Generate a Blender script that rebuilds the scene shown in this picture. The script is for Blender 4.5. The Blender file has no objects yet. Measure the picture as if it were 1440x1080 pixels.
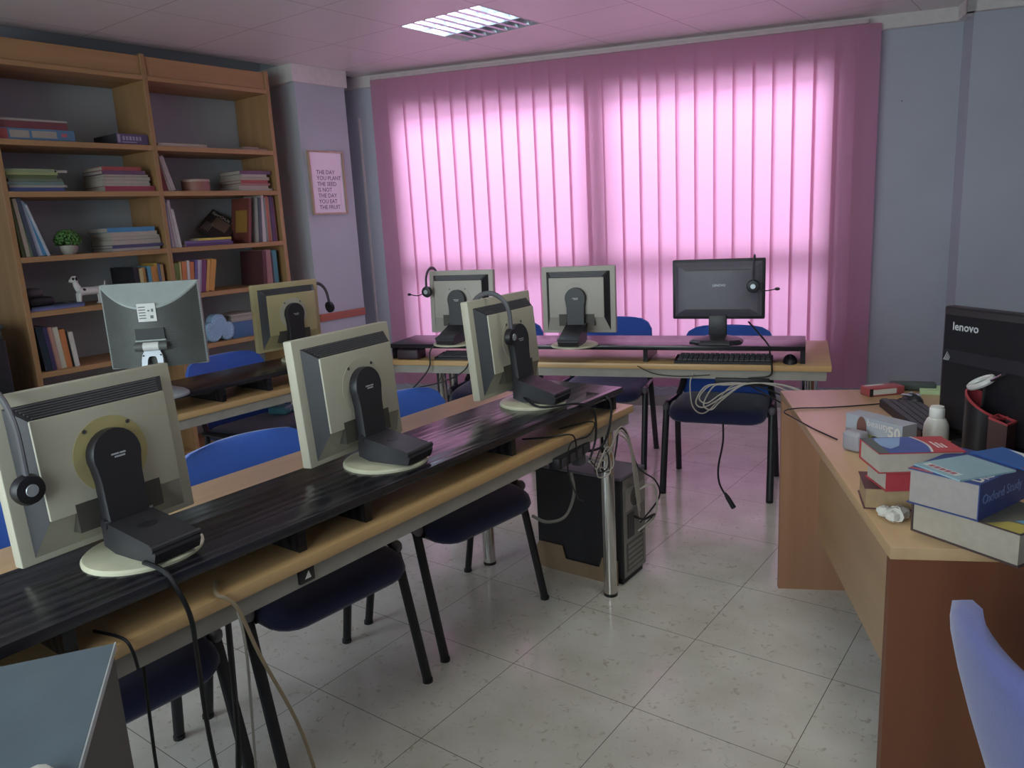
import bpy, bmesh, math, random
from mathutils import Vector, Matrix
random.seed(7)
sc = bpy.context.scene
COL = sc.collection
PI = math.pi
R = math.radians

# ------------------------------------------------------------------ materials
def lin(c):
    if isinstance(c, str):
        c = c.lstrip('#')
        c = [int(c[i:i+2], 16) / 255 for i in (0, 2, 4)]
    return tuple((v / 12.92 if v <= .04045 else ((v + .055) / 1.055) ** 2.4) for v in c) + (1,)

def new_mat(name):
    m = bpy.data.materials.new(name)
    m.use_nodes = True
    nt = m.node_tree
    b = nt.nodes['Principled BSDF']
    return m, nt, b

_mc = {}
def mat(name, col, rough=.5, metal=0, var=.06, scale=18, spec=.5, coat=0, sheen=0):
    """one-colour procedural material with a little noise in it"""
    if name in _mc:
        return _mc[name]
    m, nt, b = new_mat(name)
    c = lin(col)
    n = nt.nodes.new('ShaderNodeTexNoise')
    n.inputs['Scale'].default_value = scale
    n.inputs['Detail'].default_value = 3
    tc = nt.nodes.new('ShaderNodeTexCoord')
    nt.links.new(tc.outputs['Object'], n.inputs['Vector'])
    r = nt.nodes.new('ShaderNodeValToRGB')
    r.color_ramp.elements[0].position = .3
    r.color_ramp.elements[1].position = .7
    r.color_ramp.elements[0].color = tuple(min(1, v * (1 - var)) for v in c[:3]) + (1,)
    r.color_ramp.elements[1].color = tuple(min(1, v * (1 + var)) for v in c[:3]) + (1,)
    nt.links.new(n.outputs['Fac'], r.inputs['Fac'])
    nt.links.new(r.outputs['Color'], b.inputs['Base Color'])
    b.inputs['Roughness'].default_value = rough
    b.inputs['Metallic'].default_value = metal
    b.inputs['Specular IOR Level'].default_value = spec
    if coat:
        b.inputs['Coat Weight'].default_value = coat
        b.inputs['Coat Roughness'].default_value = .04; b.inputs['Coat IOR'].default_value = 1.7
    if sheen:
        b.inputs['Sheen Weight'].default_value = sheen
    _mc[name] = m
    return m

def wood(name, c0, c1, axis='Y', rough=.4, stretch=.06, scale=24, coat=0, spec=.5, bump=0, wave=False):
    """grain running along a local axis"""
    m, nt, b = new_mat(name)
    tc = nt.nodes.new('ShaderNodeTexCoord')
    mp = nt.nodes.new('ShaderNodeMapping')
    s = [1, 1, 1]
    s['XYZ'.index(axis)] = stretch
    mp.inputs['Scale'].default_value = s
    nt.links.new(tc.outputs['Object'], mp.inputs['Vector'])
    n = nt.nodes.new('ShaderNodeTexNoise')
    n.inputs['Scale'].default_value = scale
    n.inputs['Detail'].default_value = 6
    n.inputs['Distortion'].default_value = .8
    nt.links.new(mp.outputs['Vector'], n.inputs['Vector'])
    fac = n.outputs['Fac']
    if wave:
        w = nt.nodes.new('ShaderNodeTexWave')
        w.bands_direction = 'X'
        w.inputs['Scale'].default_value = 9
        w.inputs['Distortion'].default_value = 9
        w.inputs['Detail'].default_value = 4
        w.inputs['Detail Scale'].default_value = 1.2
        nt.links.new(mp.outputs['Vector'], w.inputs['Vector'])
        mx = nt.nodes.new('ShaderNodeMix')
        mx.inputs[0].default_value = .55
        nt.links.new(n.outputs['Fac'], mx.inputs[2])
        nt.links.new(w.outputs['Fac'], mx.inputs[3])
        fac = mx.outputs[0]
    r = nt.nodes.new('ShaderNodeValToRGB')
    r.color_ramp.elements[0].position = .32
    r.color_ramp.elements[1].position = .68
    r.color_ramp.elements[0].color = lin(c0)
    r.color_ramp.elements[1].color = lin(c1)
    nt.links.new(fac, r.inputs['Fac'])
    nt.links.new(r.outputs['Color'], b.inputs['Base Color'])
    b.inputs['Roughness'].default_value = rough
    b.inputs['Specular IOR Level'].default_value = spec
    if coat:
        b.inputs['Coat Weight'].default_value = coat
        b.inputs['Coat Roughness'].default_value = .12
    if bump:
        bp = nt.nodes.new('ShaderNodeBump')
        bp.inputs['Strength'].default_value = bump
        bp.inputs['Distance'].default_value = .002
        nt.links.new(fac, bp.inputs['Height'])
        nt.links.new(bp.outputs['Normal'], b.inputs['Normal'])
    return m

def fabric(name, col, var=.12):
    m, nt, b = new_mat(name)
    c = lin(col)
    tc = nt.nodes.new('ShaderNodeTexCoord')
    n = nt.nodes.new('ShaderNodeTexNoise')
    n.inputs['Scale'].default_value = 220
    n.inputs['Detail'].default_value = 2
    nt.links.new(tc.outputs['Object'], n.inputs['Vector'])
    r = nt.nodes.new('ShaderNodeValToRGB')
    r.color_ramp.elements[0].color = tuple(v * (1 - var) for v in c[:3]) + (1,)
    r.color_ramp.elements[1].color = tuple(min(1, v * (1 + var)) for v in c[:3]) + (1,)
    nt.links.new(n.outputs['Fac'], r.inputs['Fac'])
    nt.links.new(r.outputs['Color'], b.inputs['Base Color'])
    b.inputs['Roughness'].default_value = .9
    b.inputs['Sheen Weight'].default_value = .3
    bp = nt.nodes.new('ShaderNodeBump')
    bp.inputs['Strength'].default_value = .25
    bp.inputs['Distance'].default_value = .001
    nt.links.new(n.outputs['Fac'], bp.inputs['Height'])
    nt.links.new(bp.outputs['Normal'], b.inputs['Normal'])
    return m

# ------------------------------------------------------------------ mesh helper
class G:
    def __init__(self):
        self.bm = bmesh.new()
        self.mi = 0
        self.M = Matrix.Identity(4)
    def _fin(self, verts, faces):
        if self.M != Matrix.Identity(4):
            for v in verts:
                v.co = self.M @ v.co
        for f in faces:
            f.material_index = self.mi
    def face(self, pts):
        vs = [self.bm.verts.new(p) for p in pts]
        f = self.bm.faces.new(vs)
        self._fin(vs, [f])
        return self
    def poly(self, pts, faces):
        vs = [self.bm.verts.new(p) for p in pts]
        fs = [self.bm.faces.new([vs[i] for i in f]) for f in faces]
        self._fin(vs, fs)
        return vs, fs
    def box(self, x0, x1, y0, y1, z0, z1, bev=0, seg=2):
        p = [(x, y, z) for z in (z0, z1) for y in (y0, y1) for x in (x0, x1)]
        vs = [self.bm.verts.new(q) for q in p]
        idx = [(0, 2, 3, 1), (4, 5, 7, 6), (0, 1, 5, 4), (2, 6, 7, 3), (0, 4, 6, 2), (1, 3, 7, 5)]
        fs = [self.bm.faces.new([vs[i] for i in f]) for f in idx]
        if bev:
            es = list({e for f in fs for e in f.edges})
            r = bmesh.ops.bevel(self.bm, geom=es, offset=bev, segments=seg, affect='EDGES', profile=.5)
            s = set(r['faces'])
            allv = set(r['verts'])
            for f in list(r['faces']):
                for v in f.verts:
                    for g in v.link_faces:
                        s.add(g)
            fs = list(s)
            vs = list({v for f in fs for v in f.verts})
        self._fin(vs, fs)
        return self
    def prism(self, outline, z0, z1):
        """outline: ccw list of (x,y)"""
        n = len(outline)
        lo = [self.bm.verts.new((x, y, z0)) for x, y in outline]
        hi = [self.bm.verts.new((x, y, z1)) for x, y in outline]
        fs = [self.bm.faces.new(lo[::-1]), self.bm.faces.new(hi)]
        for i in range(n):
            j = (i + 1) % n
            fs.append(self.bm.faces.new([lo[i], lo[j], hi[j], hi[i]]))
        self._fin(lo + hi, fs)
        return self
    def rings(self, rings, close=True, cap=True):
        """loft a list of equal-length point rings"""
        vr = [[self.bm.verts.new(p) for p in r] for r in rings]
        n = len(vr[0])
        fs = []
        for a, b in zip(vr, vr[1:]):
            for i in range(n if close else n - 1):
                j = (i + 1) % n
                fs.append(self.bm.faces.new([a[i], a[j], b[j], b[i]]))
        if cap and close:
            fs.append(self.bm.faces.new(vr[0][::-1]))
            fs.append(self.bm.faces.new(vr[-1]))
        self._fin([v for r in vr for v in r], fs)
        return self
    def lathe(self, prof, n=24, c=(0, 0, 0), cap=True):
        rs = []
        for r, z in prof:
            rs.append([(c[0] + r * math.cos(2*PI*i/n), c[1] + r * math.sin(2*PI*i/n), c[2] + z) for i in range(n)])
        return self.rings(rs, cap=cap)
    def tube(self, pts, r, n=8, rx=None, closed=False):
        """round (or oval r x rx) tube along points"""
        P = [Vector(p) for p in pts]
        rs = []
        ref = None
        for i, p in enumerate(P):
            a = P[max(0, i - 1)]; b = P[min(len(P) - 1, i + 1)]
            t = (b - a).normalized()
            if ref is None:
                ref = Vector((0, 1, 0)) if abs(t.y) < .9 else Vector((1, 0, 0))
            u = (ref - t * ref.dot(t)).normalized()
            ref = u
            w = t.cross(u)
            rr = r[i] if isinstance(r, (list, tuple)) else r
            rw = rx if rx else rr
            rs.append([p + u * rr * math.cos(2*PI*k/n) + w * rw * math.sin(2*PI*k/n) for k in range(n)])
        return self.rings(rs)
    def cyl(self, p0, p1, r, n=16):
        return self.tube([p0, p1], r, n)
    def ball(self, c, r, n=12, s=(1, 1, 1)):
        rs = []
        m = n // 2
        for i in range(m + 1):
            a = -PI/2 + PI * i / m
            q = max(math.cos(a), .02)
            rs.append([(c[0] + s[0]*r*q*math.cos(2*PI*k/n), c[1] + s[1]*r*q*math.sin(2*PI*k/n), c[2] + s[2]*r*math.sin(a)) for k in range(n)])
        return self.rings(rs)

def obj(name, g, mats, parent=None, smooth=35):
    me = bpy.data.meshes.new(name)
    bmesh.ops.recalc_face_normals(g.bm, faces=g.bm.faces[:])
    g.bm.to_mesh(me)
    g.bm.free()
    for m in (mats if isinstance(mats, (list, tuple)) else [mats]):
        me.materials.append(m)
    if smooth:
        for p in me.polygons:
            p.use_smooth = True
        me.set_sharp_from_angle(angle=R(smooth))
    o = bpy.data.objects.new(name, me)
    COL.objects.link(o)
    if parent:
        o.parent = parent
    return o

def tag(o, label=None, cat=None, group=None, kind=None):
    if label: o['label'] = label
    if cat: o['category'] = cat
    if group: o['group'] = group
    if kind: o['kind'] = kind
    return o

def thing(name, label, cat, loc=(0, 0, 0), rz=0, group=None):
    o = bpy.data.objects.new(name, None)
    o.empty_display_size = .05
    COL.objects.link(o)
    o.location = loc
    o.rotation_euler = (0, 0, rz)
    return tag(o, label, cat, group)

def struct(name, g, m, parent=None, smooth=None):
    o = obj(name, g, m, parent, smooth)
    if not parent:
        o['kind'] = 'structure'
    return o

def copy_tree(o, parent=None):
    c = o.copy()
    COL.objects.link(c)
    if parent:
        c.parent = parent
    for ch in list(o.children):
        copy_tree(ch, c)
    return c

def dup(o, loc, rz, label, group=None):
    c = copy_tree(o)
    c.location = loc
    c.rotation_euler = (0, 0, rz)
    c['label'] = label
    if group: c['group'] = group
    return c

def text(s, size, m, parent, M, name='lettering', bold=0, align='LEFT', shear=0, extrude=.0002):
    cu = bpy.data.curves.new('t', 'FONT')
    cu.body = s
    cu.size = size
    cu.extrude = extrude
    cu.offset = bold
    cu.align_x = align
    cu.shear = shear
    cu.resolution_u = 2
    to = bpy.data.objects.new('t', cu)
    COL.objects.link(to)
    dg = bpy.context.evaluated_depsgraph_get()
    dg.update()
    me = bpy.data.meshes.new_from_object(to.evaluated_get(dg))
    bpy.data.objects.remove(to)
    me.name = name
    me.transform(M)
    me.materials.clear()
    me.materials.append(m)
    o = bpy.data.objects.new(name, me)
    COL.objects.link(o)
    o.parent = parent
    return o

def frame(origin, x, y):
    """matrix whose local X,Y axes are the given directions"""
    x = Vector(x).normalized(); y = Vector(y).normalized(); z = x.cross(y)
    M = Matrix((x, y, z)).transposed().to_4x4()
    M.translation = Vector(origin)
    return M

def smooth_path(pts, k=6):
    P = [Vector(p) for p in pts]
    out = []
    for i in range(len(P) - 1):
        p0 = P[max(0, i-1)]; p1 = P[i]; p2 = P[i+1]; p3 = P[min(len(P)-1, i+2)]
        for j in range(k):
            t = j / k
            out.append(.5 * ((2*p1) + (p2 - p0)*t + (2*p0 - 5*p1 + 4*p2 - p3)*t*t + (3*p1 - p0 - 3*p2 + p3)*t**3))
    out.append(P[-1])
    return out

# ------------------------------------------------------------------ palette
BEECH = wood('beech_laminate', '#c8a06e', '#d8b280', 'Y', .32, scale=14)
BEECH_Z = wood('beech_panel', '#a9804f', '#bd915c', 'Z', .45, scale=14)
SHELFW = wood('bookcase_board', '#a27d53', '#b18a5f', 'Y', .5, scale=14)
SHELFV = wood('bookcase_upright', '#9d784f', '#ac865c', 'Z', .5, scale=14)
DESKW = wood('desk_laminate', '#b3916c', '#c1a07a', 'Y', .35, scale=10)
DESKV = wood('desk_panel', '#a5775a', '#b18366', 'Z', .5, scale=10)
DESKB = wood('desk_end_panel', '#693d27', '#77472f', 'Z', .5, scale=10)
BLACKW = wood('black_ash', '#17151a', '#2b282d', 'Y', .22, stretch=.09, scale=26, bump=.5, wave=True)
RAILM = mat('table_rail_grey', '#a09a90', .45)
CHROME = mat('chrome', '#c9c6c2', .12, 1, .02)
DARKMETAL = mat('chair_tube', '#2b2a2e', .4, .2)
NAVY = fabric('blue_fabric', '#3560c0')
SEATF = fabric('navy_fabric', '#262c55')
LILAC = fabric('lilac_fabric', '#6468a2')
SHELLB = mat('black_plastic', '#1d1b20', .45)
GREYPL = mat('grey_plastic', '#4b484d', .5)
BEIGE = mat('aged_beige_plastic', '#b9b3a0', .5, var=.04, scale=6)
BEIGE2 = mat('yellowed_beige_plastic', '#c0b385', .5, var=.06, scale=6)
BEIGE3 = mat('warm_grey_plastic', '#b3aca2', .5, var=.04, scale=6)
RINGM = mat('yellowed_ring', '#b5a775', .5)
NECK = mat('dark_stand_plastic', '#2c2a2e', .42)
DISC = mat('cream_base', '#cfcbb0', .4)
SCREW = mat('screw_metal', '#6c6a64', .3, .8)
MARK = mat('silver_print', '#b9b9bd', .4)
SILVER = mat('silver_plastic', '#b3b8bd', .3, .4)
DELLG = mat('ridged_grey_plastic', '#5d5f5b', .5)
DELLT = mat('pale_grey_plastic', '#a4aca8', .45)
WHITEP = mat('white_plastic', '#dddbd6', .45)
PAGES = mat('page_edges', '#b3a99c', .8, var=.05, scale=60)
CABLEB = mat('black_cable', '#17161a', .5)
CABLEG = mat('grey_cable', '#b8b0a6', .5)
CARD = mat('cardboard', '#9d8468', .8)
WHITE_PAINT = mat('white_paint', '#d8d3cf', .5)
REDW = wood('red_dado_wood', '#9a5540', '#ad6349', 'Y', .3)

def cm(col, rough=.5):
    c = col.lstrip('#')
    v = [int(c[i:i+2], 16) / 255 for i in (0, 2, 4)]
    m_ = sum(v) / 3 * .7 + .15
    return mat('colour_' + c, [x * .8 + m_ * .2 for x in v], rough)  # haze put into the colours: each is mixed towards grey

# ------------------------------------------------------------------ camera
cam = bpy.data.cameras.new('camera')
cam.sensor_width = 36
cam.lens = 36 * 1084.43 / 1440
cam.clip_start = .02
co = bpy.data.objects.new('camera', cam)
COL.objects.link(co)
pitch, roll, yaw = .2094, -.0543, .6482
fwd = Vector((-math.sin(yaw)*math.cos(pitch), math.cos(yaw)*math.cos(pitch), -math.sin(pitch)))
rgt = Vector((math.cos(yaw), math.sin(yaw), 0))
upv = rgt.cross(fwd)
r2 = math.cos(roll)*rgt + math.sin(roll)*upv
u2 = -math.sin(roll)*rgt + math.cos(roll)*upv
MX = Matrix((r2, u2, -fwd)).transposed().to_4x4()
MX.translation = (0, 0, 1.4486)
co.matrix_world = MX
sc.camera = co

# ------------------------------------------------------------------ room frame
A = R(20)
D2 = Vector((math.cos(A), math.sin(A)))
N2 = Vector((-math.sin(A), math.cos(A)))          # points outdoors
KW = 5.8187
def wp(s, n=0.0, z=0.0):
    """point on the window wall: s along it, n metres outwards, z up"""
    p = D2 * s + N2 * (KW + n)
    return Vector((p.x, p.y, z))
CEIL = 2.60
XL = -4.985
sL = (XL + math.sin(A) * KW) / math.cos(A)        # where the left wall meets the window wall
SR = 2.35
YF = -1.25
cl = wp(sL); cr = wp(SR)
rt = (cr.y - YF) / math.cos(A)
fr = Vector((cr.x + math.sin(A)*rt, YF, 0))
fl = Vector((XL, YF, 0))
POLY = [(fl.x, fl.y), (fr.x, fr.y), (cr.x, cr.y), (cl.x, cl.y)]

def clip(poly, a, b, c):
    """keep a*x+b*y<=c"""
    out = []
    for i in range(len(poly)):
        p, q = poly[i], poly[(i+1) % len(poly)]
        dp, dq = a*p[0]+b*p[1]-c, a*q[0]+b*q[1]-c
        if dp <= 0: out.append(p)
        if (dp < 0 < dq) or (dq < 0 < dp):
            t = dp / (dp - dq)
            out.append((p[0]+(q[0]-p[0])*t, p[1]+(q[1]-p[1])*t))
    return out

# floor: 45 cm cream tiles with thin dark joints, polished
def floor_mat():
    m, nt, b = new_mat('cream_floor_tiles')
    N = nt.nodes; L = nt.links
    tc = N.new('ShaderNodeTexCoord')
    sep = N.new('ShaderNodeSeparateXYZ')
    L.new(tc.outputs['Object'], sep.inputs[0])
    def joint(out, off):
        a = N.new('ShaderNodeMath'); a.operation = 'SUBTRACT'; a.inputs[1].default_value = off
        L.new(out, a.inputs[0])
        w = N.new('ShaderNodeMath'); w.operation = 'PINGPONG'; w.inputs[1].default_value = .225
        L.new(a.outputs[0], w.inputs[0])
        c = N.new('ShaderNodeMath'); c.operation = 'LESS_THAN'; c.inputs[1].default_value = .0011
        L.new(w.outputs[0], c.inputs[0])
        return c.outputs[0]
    jx = joint(sep.outputs[0], -3.2043*.45)
    jy = joint(sep.outputs[1], 8.0633*.45)
    mx = N.new('ShaderNodeMath'); mx.operation = 'MAXIMUM'
    L.new(jx, mx.inputs[0]); L.new(jy, mx.inputs[1])
    n1 = N.new('ShaderNodeTexNoise'); n1.inputs['Scale'].default_value = 4.5; n1.inputs['Detail'].default_value = 5
    n2 = N.new('ShaderNodeTexNoise'); n2.inputs['Scale'].default_value = 34; n2.inputs['Detail'].default_value = 5; n2.inputs['Distortion'].default_value = 1.4
    for n in (n1, n2): L.new(tc.outputs['Object'], n.inputs['Vector'])
    r1 = N.new('ShaderNodeValToRGB')
    r1.color_ramp.elements[0].position = .3; r1.color_ramp.elements[0].color = lin('#d2cec2')
    r1.color_ramp.elements[1].position = .7; r1.color_ramp.elements[1].color = lin('#e6e3da')
    L.new(n1.outputs['Fac'], r1.inputs['Fac'])
    r2_ = N.new('ShaderNodeValToRGB')
    r2_.color_ramp.elements[0].position = .29; r2_.color_ramp.elements[0].color = (.66, .60, .52, 1)
    r2_.color_ramp.elements[1].position = .40; r2_.color_ramp.elements[1].color = (1, 1, 1, 1)
    L.new(n2.outputs['Fac'], r2_.inputs['Fac'])
    mul = N.new('ShaderNodeMix'); mul.data_type = 'RGBA'; mul.blend_type = 'MULTIPLY'; mul.inputs[0].default_value = .8
    L.new(r1.outputs['Color'], mul.inputs[6]); L.new(r2_.outputs['Color'], mul.inputs[7])
    fin = N.new('ShaderNodeMix'); fin.data_type = 'RGBA'
    L.new(mx.outputs[0], fin.inputs[0])
    L.new(mul.outputs[2], fin.inputs[6]); fin.inputs[7].default_value = lin('#6b6459')
    L.new(fin.outputs[2], b.inputs['Base Color'])
    b.inputs['Roughness'].default_value = .16
    b.inputs['Specular IOR Level'].default_value = .55
    return m
g = G(); g.prism(POLY, -.05, 0)
struct('floor', g, floor_mat())

# ceiling: 60 cm panels with fine seams, slightly glossy
def ceil_mat():
    m, nt, b = new_mat('ceiling_panels')
    N = nt.nodes; L = nt.links
    tc = N.new('ShaderNodeTexCoord')
    sep = N.new('ShaderNodeSeparateXYZ'); L.new(tc.outputs['Object'], sep.inputs[0])
    def joint(out, off):
        a = N.new('ShaderNodeMath'); a.operation = 'SUBTRACT'; a.inputs[1].default_value = off; L.new(out, a.inputs[0])
        w = N.new('ShaderNodeMath'); w.operation = 'PINGPONG'; w.inputs[1].default_value = .3; L.new(a.outputs[0], w.inputs[0])
        c = N.new('ShaderNodeMath'); c.operation = 'LESS_THAN'; c.inputs[1].default_value = .002; L.new(w.outputs[0], c.inputs[0])
        return c.outputs[0]
    jx = joint(sep.outputs[0], -2.79); jy = joint(sep.outputs[1], 3.57)
    mx = N.new('ShaderNodeMath'); mx.operation = 'MAXIMUM'; L.new(jx, mx.inputs[0]); L.new(jy, mx.inputs[1])
    n1 = N.new('ShaderNodeTexNoise'); n1.inputs['Scale'].default_value = 2.5; L.new(tc.outputs['Object'], n1.inputs['Vector'])
    r1 = N.new('ShaderNodeValToRGB')
    r1.color_ramp.elements[0].color = lin('#d9d5d1'); r1.color_ramp.elements[1].color = lin('#e2dedb')
    L.new(n1.outputs['Fac'], r1.inputs['Fac'])
    f = N.new('ShaderNodeMix'); f.data_type = 'RGBA'; L.new(mx.outputs[0], f.inputs[0])
    L.new(r1.outputs['Color'], f.inputs[6]); f.inputs[7].default_value = lin('#8e8580')
    L.new(f.outputs[2], b.inputs['Base Color'])
    b.inputs['Roughness'].default_value = .42
    return m
LX0, LX1, LY0, LY1 = -3.40, -2.79, 3.575, 4.18
cp = clip(POLY, -1, 0, 4.74)
g = G()
for part in (clip(cp, 1, 0, LX0), clip(cp, -1, 0, -LX1),
             clip(clip(clip(cp, 1, 0, LX1), -1, 0, -LX0), 0, 1, LY0),
             clip(clip(clip(cp, 1, 0, LX1), -1, 0, -LX0), 0, -1, -LY1)):
    g.prism(part, CEIL, CEIL + .02)
ceil_o = struct('ceiling', g, ceil_mat())
g = G()                                            # slab above the suspended panels
g.prism(POLY, 2.86, 2.92)
struct('trim_1', g, mat('slab', '#6a6562', .9))

# walls
WALLM = mat('pale_blue_wall', '#b3b9c2', .55, var=.03, scale=3)
WALLL = mat('pale_blue_wall_left', '#b3b9bf', .55, var=.03, scale=3)
T = .22
# window opening along s
W0, W1, WZ0, WZ1 = -2.63, .56, .42, 2.36
def wbox(g, s0, s1, n0, n1, z0, z1):
    p = [wp(s, n, z) for z in (z0, z1) for n in (n0, n1) for s in (s0, s1)]
    g.poly(p, [(0, 2, 3, 1), (4, 5, 7, 6), (0, 1, 5, 4), (2, 6, 7, 3), (0, 4, 6, 2), (1, 3, 7, 5)])
HT = 2.86
g = G()
wbox(g, sL - .4, W0, 0, T, -.05, HT)
wbox(g, W1, SR + .3, 0, T, -.05, HT)
wbox(g, W0, W1, 0, T, -.05, WZ0)
wbox(g, W0, W1, 0, T, WZ1, HT)
wbox(g, 1.30, SR + .3, -.236, .02, -.05, HT)        # pillar beside the desk
struct('wall_back', g, WALLM)
g = G()
g.box(XL - .2, XL, YF - .2, cl.y + .35, -.05, HT)
g.box(XL - .02, -4.62, 3.75, 4.21, -.05, HT)       # projecting pier with the poster
struct('wall_left', g, WALLL)
# right wall and front wall
g = G()
a = Vector((cr.x, cr.y)); bq = Vector((fr.x, fr.y))
o_ = Vector((math.cos(A), math.sin(A))) * .2
g.prism([(a.x, a.y), (bq.x, bq.y), (bq.x + o_.x, bq.y + o_.y), (a.x + o_.x, a.y + o_.y)], -.05, HT)
struct('wall_right', g, WALLM)
FX0, FX1, FZ0, FZ1 = -3.6, .3, .7, 2.35
g = G()
g.box(XL - .2, FX0, YF - .2, YF, -.05, HT)
g.box(FX1, fr.x + .3, YF - .2, YF, -.05, HT)
g.box(FX0, FX1, YF - .2, YF, -.05, FZ0)
g.box(FX0, FX1, YF - .2, YF, FZ1, HT)
struct('wall_front', g, WALLM)

FRAMEM = mat('white_window_frame', '#c9c6c4', .4)
def glass_mat():
    m, nt, b = new_mat('window_glass')
    nt.nodes.remove(b)
    t = nt.nodes.new('ShaderNodeBsdfTransparent'); t.inputs[0].default_value = (.95, .97, .97, 1)
    gl = nt.nodes.new('ShaderNodeBsdfGlossy'); gl.inputs['Roughness'].default_value = .02
    fr_ = nt.nodes.new('ShaderNodeFresnel'); fr_.inputs[0].default_value = 1.45
    mx = nt.nodes.new('ShaderNodeMixShader')
    nt.links.new(fr_.outputs[0], mx.inputs[0]); nt.links.new(t.outputs[0], mx.inputs[1]); nt.links.new(gl.outputs[0], mx.inputs[2])
    nt.links.new(mx.outputs[0], nt.nodes['Material Output'].inputs[0])
    return m
GLASS = glass_mat()
# window_1 : aluminium sashes, mullion and a rail at 1.07 m
win = thing('window_1', None, None); win['kind'] = 'structure'
g = G()
F = .055
wbox(g, W0, W0 + F, .01, .08, WZ0, WZ1); wbox(g, W1 - F, W1, .01, .08, WZ0, WZ1)
wbox(g, W0 + F, W1 - F, .01, .08, WZ0, WZ0 + F); wbox(g, W0 + F, W1 - F, .01, .08, WZ1 - F, WZ1)
wbox(g, -1.115, -.965, .005, .085, WZ0 + F, WZ1 - F)
wbox(g, W0 + F, -1.115, .01, .08, 1.035, 1.125); wbox(g, -.965, W1 - F, .01, .08, 1.035, 1.125)
obj('window_frame', g, FRAMEM, win, None)
for s0, s1 in ((W0 + F, -1.115), (-.965, W1 - F)):
    for z0, z1 in ((WZ0 + F, 1.035), (1.125, WZ1 - F)):
        g = G(); wbox(g, s0, s1, .042, .048, z0, z1)
        obj('pane', g, GLASS, win, None)
# window_2 behind the camera
win = thing('window_2', None, None); win['kind'] = 'structure'
g = G()
for x0, x1 in ((FX0, FX0+.06), (FX1-.06, FX1), (-1.68, -1.62)):
    g.box(x0, x1, YF-.14, YF-.06, FZ0, FZ1)
g.box(FX0, FX1, YF-.14, YF-.06, FZ0, FZ0+.06); g.box(FX0, FX1, YF-.14, YF-.06, FZ1-.06, FZ1)
obj('window_frame', g, FRAMEM, win, None)
for x0, x1 in ((FX0+.06, -1.68), (-1.62, FX1-.06)):
    g = G(); g.box(x0, x1, YF-.103, YF-.097, FZ0+.06, FZ1-.06)
    obj('pane', g, GLASS, win, None)

# cornices, dado rail, skirting, conduit
g = G()
wbox(g, sL + .02, 1.30, -.045, 0, 2.515, 2.599)
wbox(g, 1.255, SR, -.281, -.236, 2.515, 2.599); wbox(g, 1.255, 1.30, -.281, -.046, 2.515, 2.599)
struct('trim_2', g, WHITE_PAINT)
g = G()
g.box(-4.62, -4.59, 3.715, 4.215, 2.48, 2.599); g.box(XL, -4.6205, 3.715, 3.75, 2.48, 2.599)
struct('trim_3', g, WHITE_PAINT)
g = G(); g.box(-4.62, -4.604, 3.752, 4.208, .775, .832, .004)
struct('trim_4', g, REDW)
g = G(); wbox(g, -2.945, -2.93, -.014, 0, .1, 2.3)
struct('trim_5', g, WHITE_PAINT)
g = G(); wbox(g, sL, 1.30, -.014, 0, 0, .075); wbox(g, 1.286, SR, -.25, -.236, 0, .075)
struct('baseboard_back', g, mat('skirting_tile', '#a7a39d', .3))
g = G(); wbox(g, .965, .971, -.004, 0, 2.068, 2.074)
tag(obj('nail', g, SHELLB), 'small dark nail alone in the pale wall right of the blinds', 'nail')

# ------------------------------------------------------------------ vertical blind
def blind_mat():
    m, nt, b = new_mat('pink_blind_fabric')
    nt.nodes.remove(b)
    tc = nt.nodes.new('ShaderNodeTexCoord')
    n = nt.nodes.new('ShaderNodeTexNoise'); n.inputs['Scale'].default_value = 160
    nt.links.new(tc.outputs['Object'], n.inputs['Vector'])
    r = nt.nodes.new('ShaderNodeValToRGB')
    r.color_ramp.elements[0].color = lin('#cc9cb2'); r.color_ramp.elements[1].color = lin('#d6a6bb')
    nt.links.new(n.outputs['Fac'], r.inputs['Fac'])
    d = nt.nodes.new('ShaderNodeBsdfDiffuse'); t = nt.nodes.new('ShaderNodeBsdfTranslucent')
    nt.links.new(r.outputs['Color'], d.inputs[0])
    t.inputs[0].default_value = lin('#f0aecd')
    mx = nt.nodes.new('ShaderNodeMixShader'); mx.inputs[0].default_value = .42
    nt.links.new(d.outputs[0], mx.inputs[1]); nt.links.new(t.outputs[0], mx.inputs[2])
    nt.links.new(mx.outputs[0], nt.nodes['Material Output'].inputs[0])
    return m
BLIND = blind_mat()
bl = thing('vertical_blind', 'pink vertical slat blind covering the window wall', 'blind', wp(-1, -.1, 0))
off = -Vector(wp(-1, -.1, 0))
g = G()
wbox(g, -2.76, .735, -.125, -.072, 2.548, 2.572)
hr = obj('headrail', g, mat('headrail', '#cbbcbc', .4), bl, None)
ns = 28
for i in range(ns):
    s = -2.69 + i * .12715
    tw = R(random.uniform(4, 13))
    if i in (0,): tw = R(24)
    g = G()
    rows = []
    hw = .0745
    cols = 5
    for z in (.172, 2.547):
        row = []
        for k in range(cols):
            q = -1 + 2 * k / (cols - 1)
            row.append(wp(s + hw * q * math.cos(tw), -.1 + hw * q * math.sin(tw) - .004 * (1 - q*q), z))
        rows.append(row)
    g.rings(rows, close=False, cap=False)
    obj('slat', g, BLIND, bl)
g = G()
for i in range(ns - 1):
    s = -2.69 + i * .12715
    g.tube([wp(s, -.103, .175), wp(s + .0635, -.108, .15), wp(s + .127, -.103, .175)], .0014, 5)
ch = obj('bottom_chain', g, WHITEP, bl)
for c in bl.children:
    c.data.transform(Matrix.Translation(off))

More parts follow.
